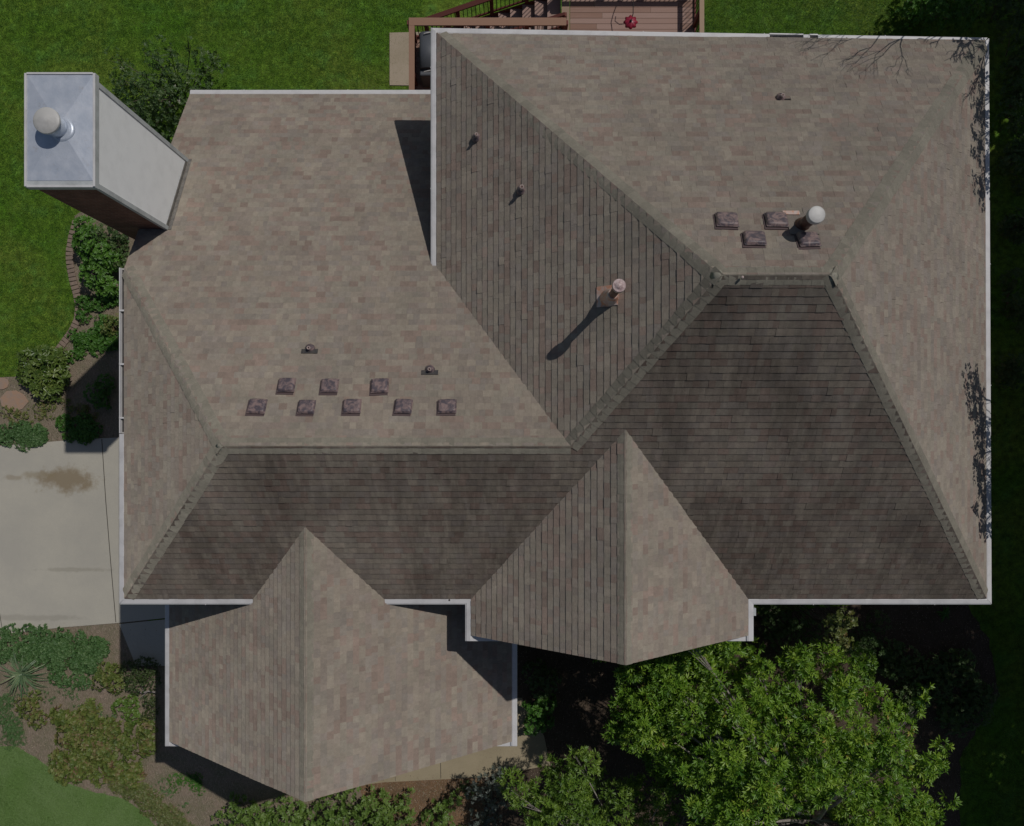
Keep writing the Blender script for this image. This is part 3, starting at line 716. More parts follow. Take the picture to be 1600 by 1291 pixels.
# brick border of the west bed
mb = MB(); pts = [(120,345),(113,370),(109,395),(110,415),(115,440),(121,462),(124,480),(122,500),(112,520),(97,540),(88,552),(82,562)]
poly = [Vector(P(*p)[:2]) for p in pts]; t = 0; acc = 0
path = []
for a, b in zip(poly[:-1], poly[1:]):
    n = int((b-a).length/2)+1
    for k in range(n): path.append(a.lerp(b, k/n))
last = path[0]; i = 0
for p in path:
    if (p-last).length >= 9.6:
        d = (p-last).normalized(); c = (p+last)/2; ang = math.atan2(d.y, d.x)+R.uniform(-.07, .07)
        M = Matrix.Translation((c.x, c.y, GZ)) @ Matrix.Rotation(ang, 4, 'Z'); mb.box(-4.2, 4.2, -8.2, 8.2, -2, 3.2+R.uniform(-.4, .5), M); last = p
o = mb.build('brick_border', M_BED, bevel=.6); tag(o, 'curved single row of brown bricks edging the lawn beside the leafy bed', 'brick edging')
# flagstones
for k, (x, y, r, lab) in enumerate([(22, 628, 26, 'larger orange brown flagstone lying in the left bed below the lawn edge'), (4, 600, 15, 'small brown flagstone by the lawn tip at the left border')]):
    c = P(x, y); mb = MB(); n = 9; ring = [(c[0]+r*math.cos(2*math.pi*i/n)*R.uniform(.8, 1.15)*1.2, c[1]+r*math.sin(2*math.pi*i/n)*R.uniform(.8, 1.1)) for i in range(n)]
    prism(mb, ring, GZ-2, GZ+2.4); o = mb.build('flagstone', M_STONE, bevel=.8); tag(o, lab, 'flagstone', 'flagstones in the left bed')
# black drip hose
# ------------------------------------------------------------------ deck, stairs, railings
ZD = -360.0; deck = empty('wooden_deck', U(100, 760, GZ)); tag(deck, 'raised wooden deck with tan boards, dark balusters and stairs behind the house', 'deck')
vsb = []; 
def boards(x0, x1, y0, y1, z, wd=11.2, along='x', m=M_DECK, name='deck_floor', seed=0, ln=170):
    rr = random.Random(seed); vs = []; fs = []; ts = []
    t = y0 if along == 'x' else x0; lim = y1 if along == 'x' else x1
    while t < lim-1:
        e = min(t+wd-.7, lim); s0 = (x0 if along == 'x' else y0); s1 = (x1 if along == 'x' else y1); q = s0-rr.uniform(0, ln*.8)
        while q < s1:
            q2 = q+ln; a0 = max(q, s0); a1 = min(q2-.4, s1)
            if a1 > a0+1:
                b = len(vs); X0, X1, Y0, Y1 = (a0, a1, t, e) if along == 'x' else (t, e, a0, a1)
                vs += [(X/S, Y/S, (Z-GZ)/S) for Z in (z-3, z) for Y in (Y0, Y1) for X in (X0, X1)]
                tn = rr.random()
                for f in [(0,2,3,1), (4,5,7,6), (0,1,5,4), (2,6,7,3), (0,4,6,2), (1,3,7,5)]: fs.append(tuple(b+k for k in f)); ts.append(tn)
            q = q2
        t += wd
    return mesh_obj(name, vs, fs, m, deck, tone=ts)
boards(118, 371, 612, 900, ZD, seed=3)
boards(-196, 100, 612, 812, ZD, seed=4)
boards(101, 117.3, 612, 900, ZD, along='y', wd=16.6, m=M_RAILT, ln=400, seed=1)
mb = MB()
for x in (-190, -40, 110, 240, 364): 
    for y in (640, 804 if x < 100 else 896): mb.box(x-4, x+4, y-4, y+4, GZ, ZD-3.2)
mb.box(-196, 371, 614, 617, ZD-12, ZD-3.4); mb.box(-196, 100, 809, 812, ZD-12, ZD-3.4); mb.box(118, 371, 897, 900, ZD-12, ZD-3.4)
mb.build('deck_frame', M_RAILR, deck)
def rail(a, b, za, zb, h=60, capm=M_RAILC, capw=10, base_low=4, tone=.3, step=9.5, botw=3):
    a = Vector(a); b = Vector(b); Lr = (b-a).length; d = (b-a)/Lr
    cp = MB(); cp.beam((a.x, a.y, za+h-1.5), (b.x, b.y, zb+h-1.5), capw, 3)
    c = cp.build('rail_cap', capm, deck)
    lo = MB(); lo.beam((a.x, a.y, za+base_low), (b.x, b.y, zb+base_low), botw, 4); lo.beam((a.x, a.y, za+h-5.5), (b.x, b.y, zb+h-5.5), botw, 4)
    n = int(Lr/95)+1
    for k in range(n+1):
        p = a.lerp(b, k/n); z = za+(zb-za)*k/n; lo.box(p.x-4, p.x+4, p.y-4, p.y+4, z-2, z+h-3.2)
    lo.build('rail_post', M_RAILR, deck)
    bl = MB(); k = step/2
    while k < Lr:
        p = a+d*k; z = za+(zb-za)*k/Lr; bl.tube([(p.x, p.y, z+base_low), (p.x, p.y, z+h-4)], .9, 6, cap=False); k += step
    o = bl.build('balusters', M_BAL, deck); return o
rail((371, 612), (371, 905), ZD, ZD, capm=M_RAILT, capw=9)
rail((366, 905), (118, 905), ZD, ZD, capm=M_RAILC, capw=9)
rail((-201.5, 808), (106, 808), ZD, ZD, capw=15)
rail((-196, 625), (-196, 800.2), ZD, ZD, capw=11)
# stairs going down to the west
st = MB(); ns = 12; xs0, xs1 = 100, -205
for k in range(ns):
    x1 = xs0-k*(xs0-xs1)/ns; x0 = x1-(xs0-xs1)/ns-2; z = ZD-(k+1)*(ZD-GZ)*.93/ns
    st.box(x0, x1, 832, 900, z-3, z)
st.build('stair_tread', M_DECK, deck)
st = MB()
for y in (829, 902): st.beam((xs0, y, ZD-14), (xs1, y, GZ+4), 3, 20)
st.build('stair_stringer', M_RAILR, deck)
rail((-190, 905), (104, 905), GZ+25, ZD+2, h=58, capm=M_RAILR, capw=11, step=9)
rail((-190, 828), (104, 828), GZ+25, ZD+2, h=50, capm=M_RAILR, capw=6, step=14)
# small step block seen at the top of the stairs
# feeder on a double hook
hk = empty('garden_hook', U(*P(993, 10, ZD+60))); tag(hk, 'thin dark two armed curled hook clamped to the deck railing', 'hook')
fp = P(985, 36, ZD+30); hp = P(994, 9, ZD+58); zt = ZD+66
mb = MB(); mb.tube([(hp[0], 902, ZD+30), (hp[0], 901, zt-4), (hp[0]-2, 890, zt+3), (hp[0]-7, 872, zt+2), (fp[0]+1, fp[1]+3, zt-8), (fp[0], fp[1], fp[2]+24)], .9, 7)
mb.tube([(hp[0]+2, 884, zt+1), (hp[0]+2, 876, zt+4), (hp[0]+10, 868, zt+2), (hp[0]+20, 868, zt-1), (hp[0]+25, 872, zt-2)], .8, 7)
mb.build('hook_arm', M_BAL, hk); mb = MB(); mb.box(hp[0]-3, hp[0]+3, 899, 908, ZD+48, ZD+56.8); mb.build('clamp', M_BAL, hk)
fd = empty('bird_feeder', U(*fp)); tag(fd, 'round crimson scalloped feeder hanging over the deck boards', 'feeder')
mb = MB(); n = 40
prof = [(2.2, -14), (5, -13), (12, -9), (13.2, -6.5), (9, -4), (3.5, -2), (.01, -1.5)]
vs = []; fs = []
for r, z in prof:
    for k in range(n): rr_ = r*(1+.10*math.cos(8*2*math.pi*k/n)*(r/11)); vs.append((fp[0]+rr_*math.cos(2*math.pi*k/n), fp[1]+rr_*math.sin(2*math.pi*k/n), fp[2]+z+9))
for i in range(len(prof)-1):
    for k in range(n): k2 = (k+1) % n; fs.append((i*n+k, i*n+k2, (i+1)*n+k2, (i+1)*n+k))
mb.add(vs, fs); mb.build('feeder_dish', M_CRIM, fd, smooth=True)
mb = MB(); mb.tube([(fp[0], fp[1], fp[2]+7), (fp[0], fp[1], fp[2]+25)], .5, 6); mb.lathe((fp[0], fp[1], fp[2]), [(2, 7), (2.6, 9), (1.2, 11)], 12); mb.build('feeder_hanger', M_BAL, fd)
# covered grill
g0 = P(655, 47, -300); g1 = P(684, 116, -300); gx0, gx1, gy1, gy0 = g0[0], g1[0], g0[1], g1[1]
gr = empty('grill', U((gx0+gx1)/2, (gy0+gy1)/2, ZD)); tag(gr, 'dark grey covered grill standing between the brown railing and the white gutter corner', 'grill')
mb = MB(); mb.box(gx0, gx1, gy0, gy1, ZD+1, -306); mb.build('cabinet', M_GRILL, gr, bevel=3)
mb = MB(); mb.lathe(((gx0+gx1)/2, 0, 0), [(.01, 0)], 3) if False else None
lid = MB(); n = 10; vs = []
for y in (gy0+12, gy1-4):
    for k in range(n+1):
        a = math.pi*k/n; vs.append(((gx0+gx1)/2-math.cos(a)*(gx1-gx0)*.5, y, -305.5+math.sin(a)*9))
lid.add(vs, [(k, k+1, n+2+k, n+1+k) for k in range(n)]+[tuple(range(n+1))[::-1], tuple(range(n+1, 2*n+2))]); lid.build('grill_lid', M_GRILL, gr, smooth=True)
for y in (gy1-9, gy0+3):
    mb = MB(); mb.tube([(gx0+10, y-1, -295), (gx0+16, y, -293.5), (gx0+23, y+1.5, -294)], 1.1, 6); mb.build('handle', M_CAPW, gr)

# ------------------------------------------------------------------ foliage
def leaf_mesh(c, n, K, ln, wd, spread=(.9, 1.35), fold=.18, tone=None, jt=.12, droop=.15, seed=0):
    """c (m,3) cluster centres in plan units, n (m,3) axes. K leaves each. returns verts, tris, tone"""
    g = np.random.default_rng(seed); m = len(c)
    n = n/np.linalg.norm(n, axis=1, keepdims=True)
    ref = np.where(np.abs(n[:, 2:3]) < .9, [[0, 0, 1.]], [[1., 0, 0]]); T1 = np.cross(n, ref); T1 /= np.linalg.norm(T1, axis=1, keepdims=True); T2 = np.cross(n, T1)
    a = (np.arange(K)[None, :]/K*2*math.pi + g.uniform(0, 6.28, (m, 1)) + g.uniform(-.35, .35, (m, K)))[..., None]
    ph = g.uniform(spread[0], spread[1], (m, K, 1)); t = np.cos(a)*T1[:, None]+np.sin(a)*T2[:, None]
    d = n[:, None]*np.cos(ph)+t*np.sin(ph); s = np.cross(d, n[:, None]+1e-3); s /= np.linalg.norm(s, axis=2, keepdims=True)+1e-9
    u = np.cross(s, d); L_ = ln*g.uniform(.7, 1.15, (m, K, 1)); W_ = wd*g.uniform(.8, 1.15, (m, K, 1))
    b = c[:, None]+d*L_*.08; up = np.array([0, 0, 1.])
    v0 = b; v1 = b+d*L_*.58+s*W_+u*W_*fold*2; v2 = b+d*L_-up*L_*droop; v3 = b+d*L_*.58-s*W_+u*W_*fold*2
    V = np.stack([v0, v1, v2, v3], 2).reshape(-1, 3)
    q = np.arange(m*K)[:, None]*4; Fc = np.concatenate([q+[0, 1, 2], q+[0, 2, 3]], 1).reshape(-1, 3)
    if tone is None: tone = g.uniform(.2, .8, m)
    tt = np.clip(tone[:, None]+g.uniform(-jt, jt, (m, K)), 0, 1); tt = np.repeat(tt.ravel(), 2)
    V = V/S; V[:, 2] -= GZ/S
    V[:, 2] = np.maximum(V[:, 2], .012)
    return V, Fc, tt
def blob_points(blobs, dens, g, upbias=.45, inner=.2, lump=.25):
    """blobs: (x,y,z,rx,ry,rz). sample clusters over the upper surface"""
    cs, ns, ts = [], [], []
    for (x, y, z, rx, ry, rz) in blobs:
        k = max(4, int(dens*rx*ry)); v = g.normal(size=(k, 3)); v[:, 2] = np.abs(v[:, 2])*1.0-.25
        v /= np.linalg.norm(v, axis=1, keepdims=True); r = np.where(g.random(k) < inner, g.uniform(.4, .85, k), g.uniform(.86, 1.06, k))
        r = r*(1+lump*np.sin(v[:, 0]*5+x)*np.cos(v[:, 1]*6+y)*.6)
        p = v*r[:, None]*[rx, ry, rz]+[x, y, z]; nn = v/np.array([rx, ry, rz]); nn /= np.linalg.norm(nn, axis=1, keepdims=True)
        nn = nn*(1-upbias)+np.array([0, 0, 1.])*upbias+g.normal(size=(k, 3))*.22
        cs.append(p); ns.append(nn); ts.append(np.clip(g.normal(.5, .17, k)+(g.random()-.5)*.22, 0, 1))
    return np.concatenate(cs), np.concatenate(ns), np.concatenate(ts)
def plant(name, label, cat, blobs, m, dens=.1, K=6, ln=5, wd=1.2, seed=0, group=None, stems=True, spread=(.9, 1.35), kind=None, parts=('foliage', 'stem'), root=None, bark=None, inner=.2, upbias=.45, fold=.18):
    g = np.random.default_rng(seed+100); c, n, t = blob_points(blobs, dens, g, upbias, inner)
    c[:, 2] = np.maximum(c[:, 2], GZ+1.5)
    V, Fc, tt = leaf_mesh(c, n, K, ln, wd, spread, tone=t, seed=seed, fold=fold)
    if kind == 'stuff':
        o = mesh_obj(name, V, Fc, m, None, tone=tt); tag(o, label, cat, group, kind); return o
    bx = root or (np.mean([b[0] for b in blobs]), np.mean([b[1] for b in blobs]), GZ)
    e = empty(name, U(bx[0], bx[1], GZ)); tag(e, label, cat, group)
    mesh_obj(parts[0], V, Fc, m, e, tone=tt)
    if stems:
        sb = MB(); rr = random.Random(seed)
        for b in blobs[:40]:
            top = Vector((b[0], b[1], b[2]+b[5]*.4)); bs = Vector((bx[0]+(b[0]-bx[0])*.25, bx[1]+(b[1]-bx[1])*.25, GZ-1)); mid = bs.lerp(top, .5)+Vector((rr.uniform(-4, 4), rr.uniform(-4, 4), 4)); 
            sb.tube([bs, mid, top], [1.4, 1.0, .5], 6)
            for _ in range(3):
                e2 = top+Vector((rr.uniform(-.7, .7)*b[3], rr.uniform(-.7, .7)*b[4], rr.uniform(0, .4)*b[5])); sb.tube([mid.lerp(top, .6), e2], [.6, .3], 5)
        sb.build(parts[1], bark or M_BARK, e)
    return e
def B(px, py, r, h, top=None, ry=None):
    """blob seen at px,py with radius r px, standing h units high (top at GZ+h)"""
    zc = GZ+h*.45; D = (F-zc)/F; x, y, _ = P(px, py, zc); return (x, y, zc, r*D, (ry or r)*D, h*.55)
def scatter(x0, y0, x1, y1, n, r, h, g, rj=.3):
    return [B(g.uniform(x0, x1), g.uniform(y0, y1), r*g.uniform(1-rj, 1+rj), h*g.uniform(.7, 1.3)) for _ in range(n)]
rg = random.Random(5)

plant('shrub', 'loose olive green shrub with pale flower tips growing behind the chimney', 'shrub',
      [B(235,160,34,150), B(268,120,26,170), B(205,135,26,120), B(300,140,30,120), B(250,200,28,110), B(230,185,22,130), B(195,105,12,150), B(280,95,9,190), B(310,85,8,180), B(328,108,18,120), B(345,100,10,110), B(180,165,20,90), B(270,165,30,150), B(255,98,12,175)],
      G_OLIVE, .085, 6, 6.5, 1.6, seed=1, inner=.35, parts=('foliage', 'stem'))
plant('leafy_plant', 'bright green broad leaved plant below the chimney corner beside the brick edging', 'plant',
      [B(140,380,20,60), B(158,400,24,70), B(150,430,20,60), B(172,450,16,50), B(135,355,14,50), B(178,410,14,60)], leafm('fresh_leaf', [(0,(.05,.13,.02)),(1,(.13,.28,.035))]), .14, 7, 8, 2, seed=2)
plant('shrub', 'olive tinted shrub in the shade of the brick chimney', 'shrub', [B(165,370,18,60), B(185,385,16,50), B(190,365,14,70), B(195,410,14,60)], G_DARK, .12, 6, 6, 1.6, seed=3)
plant('ground_cover', 'low bright green ground cover filling the bed between brick edging and west gutter', 'ground cover',
      [B(rg.uniform(128,186), rg.uniform(455,540), 11, 14) for _ in range(20)]+[B(rg.uniform(108,160), rg.uniform(520,575), 9, 11) for _ in range(10)], G_MID, .2, 6, 4.5, 1.4, seed=4, kind='stuff')
plant('ground_cover', 'loose mixed low greenery between the leafy plant and the holly shrub', 'ground cover', [B(rg.uniform(60,150), rg.uniform(585,650), 9, 8) for _ in range(14)]+[B(rg.uniform(5,60), rg.uniform(640,660), 9, 8) for _ in range(5)], G_RUST, .09, 5, 4.5, 1.2, seed=70, kind='stuff')
plant('ground_cover', 'sparse low green weeds scattered through the front left mulch', 'ground cover', [B(rg.uniform(10,235), rg.uniform(1060,1130), 10, 7) for _ in range(16)]+[B(rg.uniform(230,290), rg.uniform(1215,1290), 9, 6) for _ in range(8)], G_IVY, .06, 5, 4, 1, seed=71, kind='stuff')
plant('shrub', 'brown tipped small shrub close to the open west gutter', 'shrub', [B(178,505,13,35), B(170,515,10,30), B(186,500,8,40)], G_RUST, .16, 6, 5, 1.3, seed=5)
plant('broadleaf_shrub', 'rounded shrub with broad drooping leaves at the end of the brick edging', 'shrub',
      [B(68,570,26,45), B(50,585,18,40), B(88,585,20,42), B(70,600,20,38), B(95,562,14,34), B(45,560,12,34), B(84,610,12,30)], leafm('laurel_leaf', [(0,(.06,.11,.02)),(.6,(.12,.18,.035)),(1,(.20,.24,.06))], .35), .07, 7, 11, 2.6, seed=6, upbias=.6, spread=(1.0, 1.45))
plant('ground_cover', 'patch of small leaved ground cover sprawling onto the driveway edge at far left', 'ground cover',
      [B(rg.uniform(20,72), rg.uniform(648,694), 13, 12) for _ in range(13)]+[B(rg.uniform(-10,12), rg.uniform(655,690), 10, 10) for _ in range(5)], G_IVY, .2, 6, 4.2, 1.2, seed=7, kind='stuff')
plant('ground_cover', 'shaded patch of ground cover in the chimney shadow above the driveway', 'ground cover',
      [B(rg.uniform(98,150), rg.uniform(655,690), 12, 12) for _ in range(13)], G_MID, .18, 6, 4.2, 1.3, seed=8, kind='stuff')
plant('shrub', 'small round shrub in the chimney shadow next to the west gutter', 'shrub', [B(150,615,16,36), B(165,600,14,34), B(160,628,12,30)], G_MID, .16, 6, 5, 1.4, seed=9)
plant('ground_cover', 'ivy like ground cover carpet south of the driveway', 'ground cover',
      [B(rg.uniform(-10,160), 1015-rg.uniform(-26,24)-(.06*rg.uniform(0,100)), 13, 12) for _ in range(44)]+[B(rg.uniform(85,132), rg.uniform(1035,1068), 10, 10) for _ in range(9)], G_IVY, .2, 6, 4.4, 1.5, seed=10, kind='stuff')
plant('shrub', 'reddish green leafy shrub beside the end of the shaded pavement slab', 'shrub', [B(168,1050,14,26), B(158,1064,12,24), B(180,1068,14,26), B(186,1048,8,20)], G_RUST, .14, 6, 6, 1.9, seed=11)
plant('hedge', 'clipped small leaved hedge along the west wall of the front gable', 'hedge', [B(205,1048,16,40), B(225,1045,18,44), B(236,1062,14,44), B(214,1068,16,38), B(238,1040,10,40)], leafm('box_leaf', [(0,(.04,.07,.02)),(1,(.08,.12,.03))]), .3, 6, 3, .9, seed=12)
plant('hedge', 'short clipped hedge piece below the pale dead branch by the gable wall', 'hedge', [B(234,1095,10,36), B(238,1112,9,34), B(230,1118,8,30)], leafm('box_leaf_b', [(0,(.045,.07,.02)),(1,(.09,.11,.03))]), .3, 6, 3, .9, seed=13)
plant('shrub', 'yellow green clump of low leaves between the dead branch and the big sprawling cover', 'shrub', [B(190,1105,13,20), B(206,1098,10,18), B(208,1118,10,18)], G_LIME, .12, 6, 6, 2, seed=14)
plant('ground_cover', 'large sprawling mass of yellow green and rusty low leaves above the lower lawn', 'ground cover',
      [B(rg.uniform(90,150), rg.uniform(1115,1215), 13, rg.uniform(9, 28)) for _ in range(34)]+[B(rg.uniform(150,232), rg.uniform(1130,1225), 13, rg.uniform(9, 30)) for _ in range(36)]+[B(rg.uniform(120,150), rg.uniform(1080,1120), 9, 11) for _ in range(5)], G_RUST, .075, 6, 8, 2.5, seed=15, kind='stuff')
plant('ground_cover', 'trailing strip of pale green low leaves running down to the bottom edge left of the gable', 'ground cover',
      [B(190+k*3.4+rg.uniform(-14,14), 1220+k*2.8+rg.uniform(-12,12), 13, 13) for k in range(30)], leafm('pale_rust_leaf', [(0,(.08,.11,.03)),(.6,(.16,.19,.06)),(1,(.22,.16,.09))]), .15, 6, 4.6, 1.2, seed=16, kind='stuff')
plant('shrub', 'rusty low shrub between strap leaved clump and lower lawn', 'shrub', [B(48,1110,15,22), B(60,1125,13,20), B(35,1100,12,18), B(55,1090,10,18)], G_RUST, .14, 6, 5, 1.6, seed=17)
plant('ground_cover', 'bright tuft of low green weeds beside the shadow of the gable corner', 'ground cover', [B(rg.uniform(270,312), rg.uniform(1212,1238), 9, 5) for _ in range(10)], G_MID, .2, 5, 3.4, .8, seed=18, kind='stuff')
plant('ground_cover', 'pale weedy grass at the left edge above the lower lawn', 'ground cover', [B(rg.uniform(-5,38), rg.uniform(1095,1160), 12, 4) for _ in range(16)], G_IVY, .16, 5, 4, .6, seed=19, kind='stuff')
# strap leaved clump
def straps(name, label, px, py, n, ln, m, seed, cat='plant'):
    c = P(px, py); rr = random.Random(seed); vs = []; fs = []; ts = []
    for k in range(n):
        a = rr.uniform(0, 6.28); l = ln*rr.uniform(.6, 1.1); lift = rr.uniform(.2, .9); b = len(vs); tn = rr.random(); tn = tn*.75
        dx, dy = math.cos(a), math.sin(a); ox, oy = rr.uniform(-5, 5), rr.uniform(-4, 4)
        for i in range(6):
            t = i/5; w_ = 1.5*(1-t)**.6+.12; h = 3+l*lift*(t-t*t*(.85+.3*lift))*1.3; x = c[0]+ox+dx*l*t; y = c[1]+oy+dy*l*t
            vs += [((x-dy*w_)/S, (y+dx*w_)/S, max(h, 1)/S), ((x+dy*w_)/S, (y-dx*w_)/S, max(h, 1)/S)]
        for i in range(5): fs.append((b+2*i, b+2*i+1, b+2*i+3, b+2*i+2)); ts.append(tn)
    e = empty(name, U(c[0], c[1], GZ)); tag(e, label, cat); mesh_obj('foliage', vs, fs, m, e, tone=ts); return e
straps('strap_leaf_plant', 'clump of long arching strap leaves at the far left below the driveway', 36, 1052, 75, 64, G_STRAP, 4)
straps('strap_leaf_plant', 'small dark strap leaved tuft beside the southeast gutter corner', 1476, 957, 26, 20, G_MID, 9)
# dead branch
mb = MB()
c = lambda x, y, z=12: P(x, y, GZ+z)
mb.tube([c(243,1082,20), c(232,1080,18), c(222,1083,14), c(208,1076,8), c(200,1074,4)], [1.6, 1.7, 1.5, 1, .5], 7); mb.tube([c(230,1081,17), c(218,1092,8)], [1.3, .5], 6); mb.tube([c(224,1081,16), c(221,1065,14), c(226,1058,10)], [1.1, .8, .4], 6)
o = mb.build('dead_branch', M_PALEB); tag(o, 'bare pale forked branch lying by the west wall of the front gable', 'branch')

# bottom row of lime green shrubs
row = [(352,1282,16,50),(378,1262,18,70),(405,1275,22,60),(372,1245,9,70),(450,1272,26,66),(490,1282,24,60),(520,1262,24,74),(560,1250,24,80),(545,1285,26,60),(590,1258,22,76),(600,1285,26,60),(630,1275,18,66),(630,1248,10,62),(640,1240,6,60)]
for k, (i0, i1, lab) in enumerate([(0, 4, 'lime green shrub left of the front gable tip at the bottom edge'), (4, 7, 'lime green shrub right under the tip of the front gable'), (7, 12, 'wider lime green shrub spreading onto the red earth right of the gable tip'), (12, 14, 'narrow upright lime sprig standing on the red earth')]):
    plant('lime_shrub', lab, 'shrub', [B(*row[i]) for i in range(i0, i1)]+[B(row[i][0]+rg.uniform(-8,8), row[i][1]+rg.uniform(18,40), row[i][2], row[i][3]) for i in range(i0, i1) if row[i][1] > 1255], G_LIME, .05, 9, 8.5, 1.7, seed=30+k, group='lime green shrubs along the bottom edge')
plant('lime_shrub', 'small lime green shrub between the red earth and the silvery bush', 'shrub', [B(688,1262,14,60), B(705,1250,12,66), B(718,1242,8,60), B(680,1285,20,50), B(700,1300,22,50)], G_LIME, .05, 9, 8.5, 1.7, seed=36, group='lime green shrubs along the bottom edge')
plant('silver_shrub', 'grey green silvery bush right of the walkway end at the bottom', 'shrub', [B(755,1222,15,90), B(782,1212,14,100), B(740,1238,12,70), B(770,1245,18,80), B(745,1280,14,80), B(768,1275,16,70), B(790,1240,14,80), B(760,1300,20,80)], G_SILV, .09, 7, 6, 1.2, seed=40, inner=.3)
plant('low_cover', 'small dark weeds on the soil edge by the walkway', 'ground cover', [B(rg.uniform(715,745), rg.uniform(1225,1240), 7, 8) for _ in range(5)], G_DARK, .14, 5, 4, 1, seed=41, kind='stuff')
# shade plants
plant('shrub', 'bright leafed shrub at the right gutter corner of the front gable', 'shrub', [B(838,1108,16,60), B(850,1125,14,50), B(830,1135,12,40), B(855,1100,12,50), B(826,1100,8,46)], G_MID, .1, 7, 7.5, 2.2, seed=42)
plant('shrub', 'dark shrub in deep shade right of the front gable gutter', 'shrub', [B(835,1050,18,60), B(860,1060,16,60), B(845,1075,16,50)], G_DARK, .1, 6, 6, 1.7, seed=43)
plant('shrub', 'dark shrub in the shade east of the middle gable gutter', 'shrub', [B(1210,975,22,60), B(1245,965,20,60), B(1225,1000,20,60), B(1265,985,18,50), B(1200,950,16,50)], G_DARK, .1, 6, 6, 1.7, seed=44)
plant('shrub', 'tall yellow green sunlit shrub below the southeast eave', 'shrub', [(lambda q, D: (q[0], q[1], q[2], r*D, r*D, r*1.1))(P(x, y, z), (F-z)/F) for x, y, r, z in [(1306,963,10,-36),(1318,957,8,-26),(1302,986,11,-112),(1328,974,10,-62),(1316,996,11,-150),(1334,964,8,-40),(1311,980,12,-85),(1296,972,8,-60),(1322,1004,10,-175),(1300,1000,9,-160)]], leafm('yellow_leaf', [(0,(.07,.10,.02)),(.6,(.14,.17,.04)),(1,(.19,.13,.05))]), .1, 6, 6, 1.8, seed=45)
plant('shrub', 'grassy olive shrub just right of the yellow green shrub', 'shrub', [B(1345,990,16,100), B(1358,1010,18,90), B(1370,970,14,80), B(1340,1020,16,90)], G_DARK, .12, 6, 7, 1, seed=46)
for k, (x, y, r, lab) in enumerate([(1400,1035,34,'dark shrub in the southeast bed nearest the large tree'), (1450,1060,36,'dark shrub in the middle of the southeast bed'), (1500,1045,30,'dark shrub in the southeast bed below the roof corner'), (1530,1095,32,'dark shrub at the lawn edge of the southeast bed'), (1490,1120,34,'dark shrub at the lower end of the southeast bed'), (1425,1095,30,'dark shrub wedged behind the tall twig of the large tree')]):
    plant('dark_shrub', lab, 'shrub', [B(x+rg.uniform(-r,r)*.6, y+rg.uniform(-r,r)*.6, r*.5, 60*rg.uniform(.7,1.2)) for _ in range(8)], G_DARK, .07, 6, 6.5, 1.8, seed=50+k, group='dark shrubs of the southeast bed')
# north-east shrubs
plant('shrub', 'bright green shrub at the top right behind the roof corner', 'shrub', [B(1430,22,20,110), B(1455,30,20,100), B(1415,8,16,110), B(1475,15,20,110), B(1440,0,18,110), B(1500,30,18,80), B(1490,-5,20,100), B(1520,12,18,90), B(1450,-20,24,100)], G_MID, .09, 6, 6.5, 1.8, seed=60)
plant('shrub', 'brownish olive shrub in the top right corner', 'shrub', [B(1545,15,20,90), B(1575,25,22,90), B(1590,5,20,90), B(1560,-8,20,90), B(1600,35,18,80)], G_OLIVE, .09, 6, 6, 1.6, seed=61)
for k, (y, lab) in enumerate([(85,'dark leafy shrub along the east wall nearest the top'), (170,'dark leafy shrub along the east wall second from the top'), (260,'dark leafy shrub along the east wall third from the top'), (350,'dark leafy shrub along the east wall fourth from the top'), (470,'dark leafy shrub beside the middle of the east wall'), (590,'dark leafy shrub along the east wall lowest of the row')]):
    plant('dark_shrub', lab, 'shrub', [B(1582+rg.uniform(-12,16), y+rg.uniform(-34,34), 16, 60*rg.uniform(.6,1.1)) for _ in range(6)], G_DARK, .07, 6, 6.5, 1.8, seed=64+k, group='dark shrubs along the east wall')

# ------------------------------------------------------------------ trees
def tree(name, label, base_px, z_top, blobs, m, dens, K, ln, wd, seed, group=None, tr=9, root=None, bark=M_BARK, inner=.25, spread=(.8, 1.35), upbias=.4, limbs=26, twigs=True, lump=.25):
    g = np.random.default_rng(seed+300); c, n, t = blob_points(blobs, dens, g, upbias, inner, lump)
    V, Fc, tt = leaf_mesh(c, n, K, ln, wd, spread, tone=t, seed=seed)
    x, y = root if root else P(*base_px)[:2]
    e = empty(name, U(x, y, GZ)); tag(e, label, 'tree', group)
    mesh_obj('crown', V, Fc, m, e, tone=tt)
    tb = MB(); rr = random.Random(seed); zt = sum(b[2] for b in blobs)/len(blobs)
    fork = Vector((x, y, GZ+(zt-GZ)*.35)); tb.tube([(x, y, GZ-4), (x+1, y+1, GZ+8), tuple(fork)], [tr*1.25, tr, tr*.85], 12)
    for b in rr.sample(blobs, min(limbs, len(blobs))):
        end = Vector((b[0], b[1], b[2]+b[5]*.3)); mid = fork.lerp(end, .5)+Vector((rr.uniform(-12, 12), rr.uniform(-12, 12), 14))
        tb.tube([fork, fork.lerp(mid, .5)+Vector((rr.uniform(-4, 4), rr.uniform(-4, 4), 5)), mid, end], [tr*.5, tr*.36, tr*.24, tr*.08], 7)
        if twigs:
            for _ in range(4):
                e2 = end+Vector((rr.uniform(-.8, .8)*b[3], rr.uniform(-.8, .8)*b[4], rr.uniform(-.2, .6)*b[5])); tb.tube([mid.lerp(end, .6), e2], [tr*.1, tr*.04], 5)
    tb.build('trunk', bark, e); return e
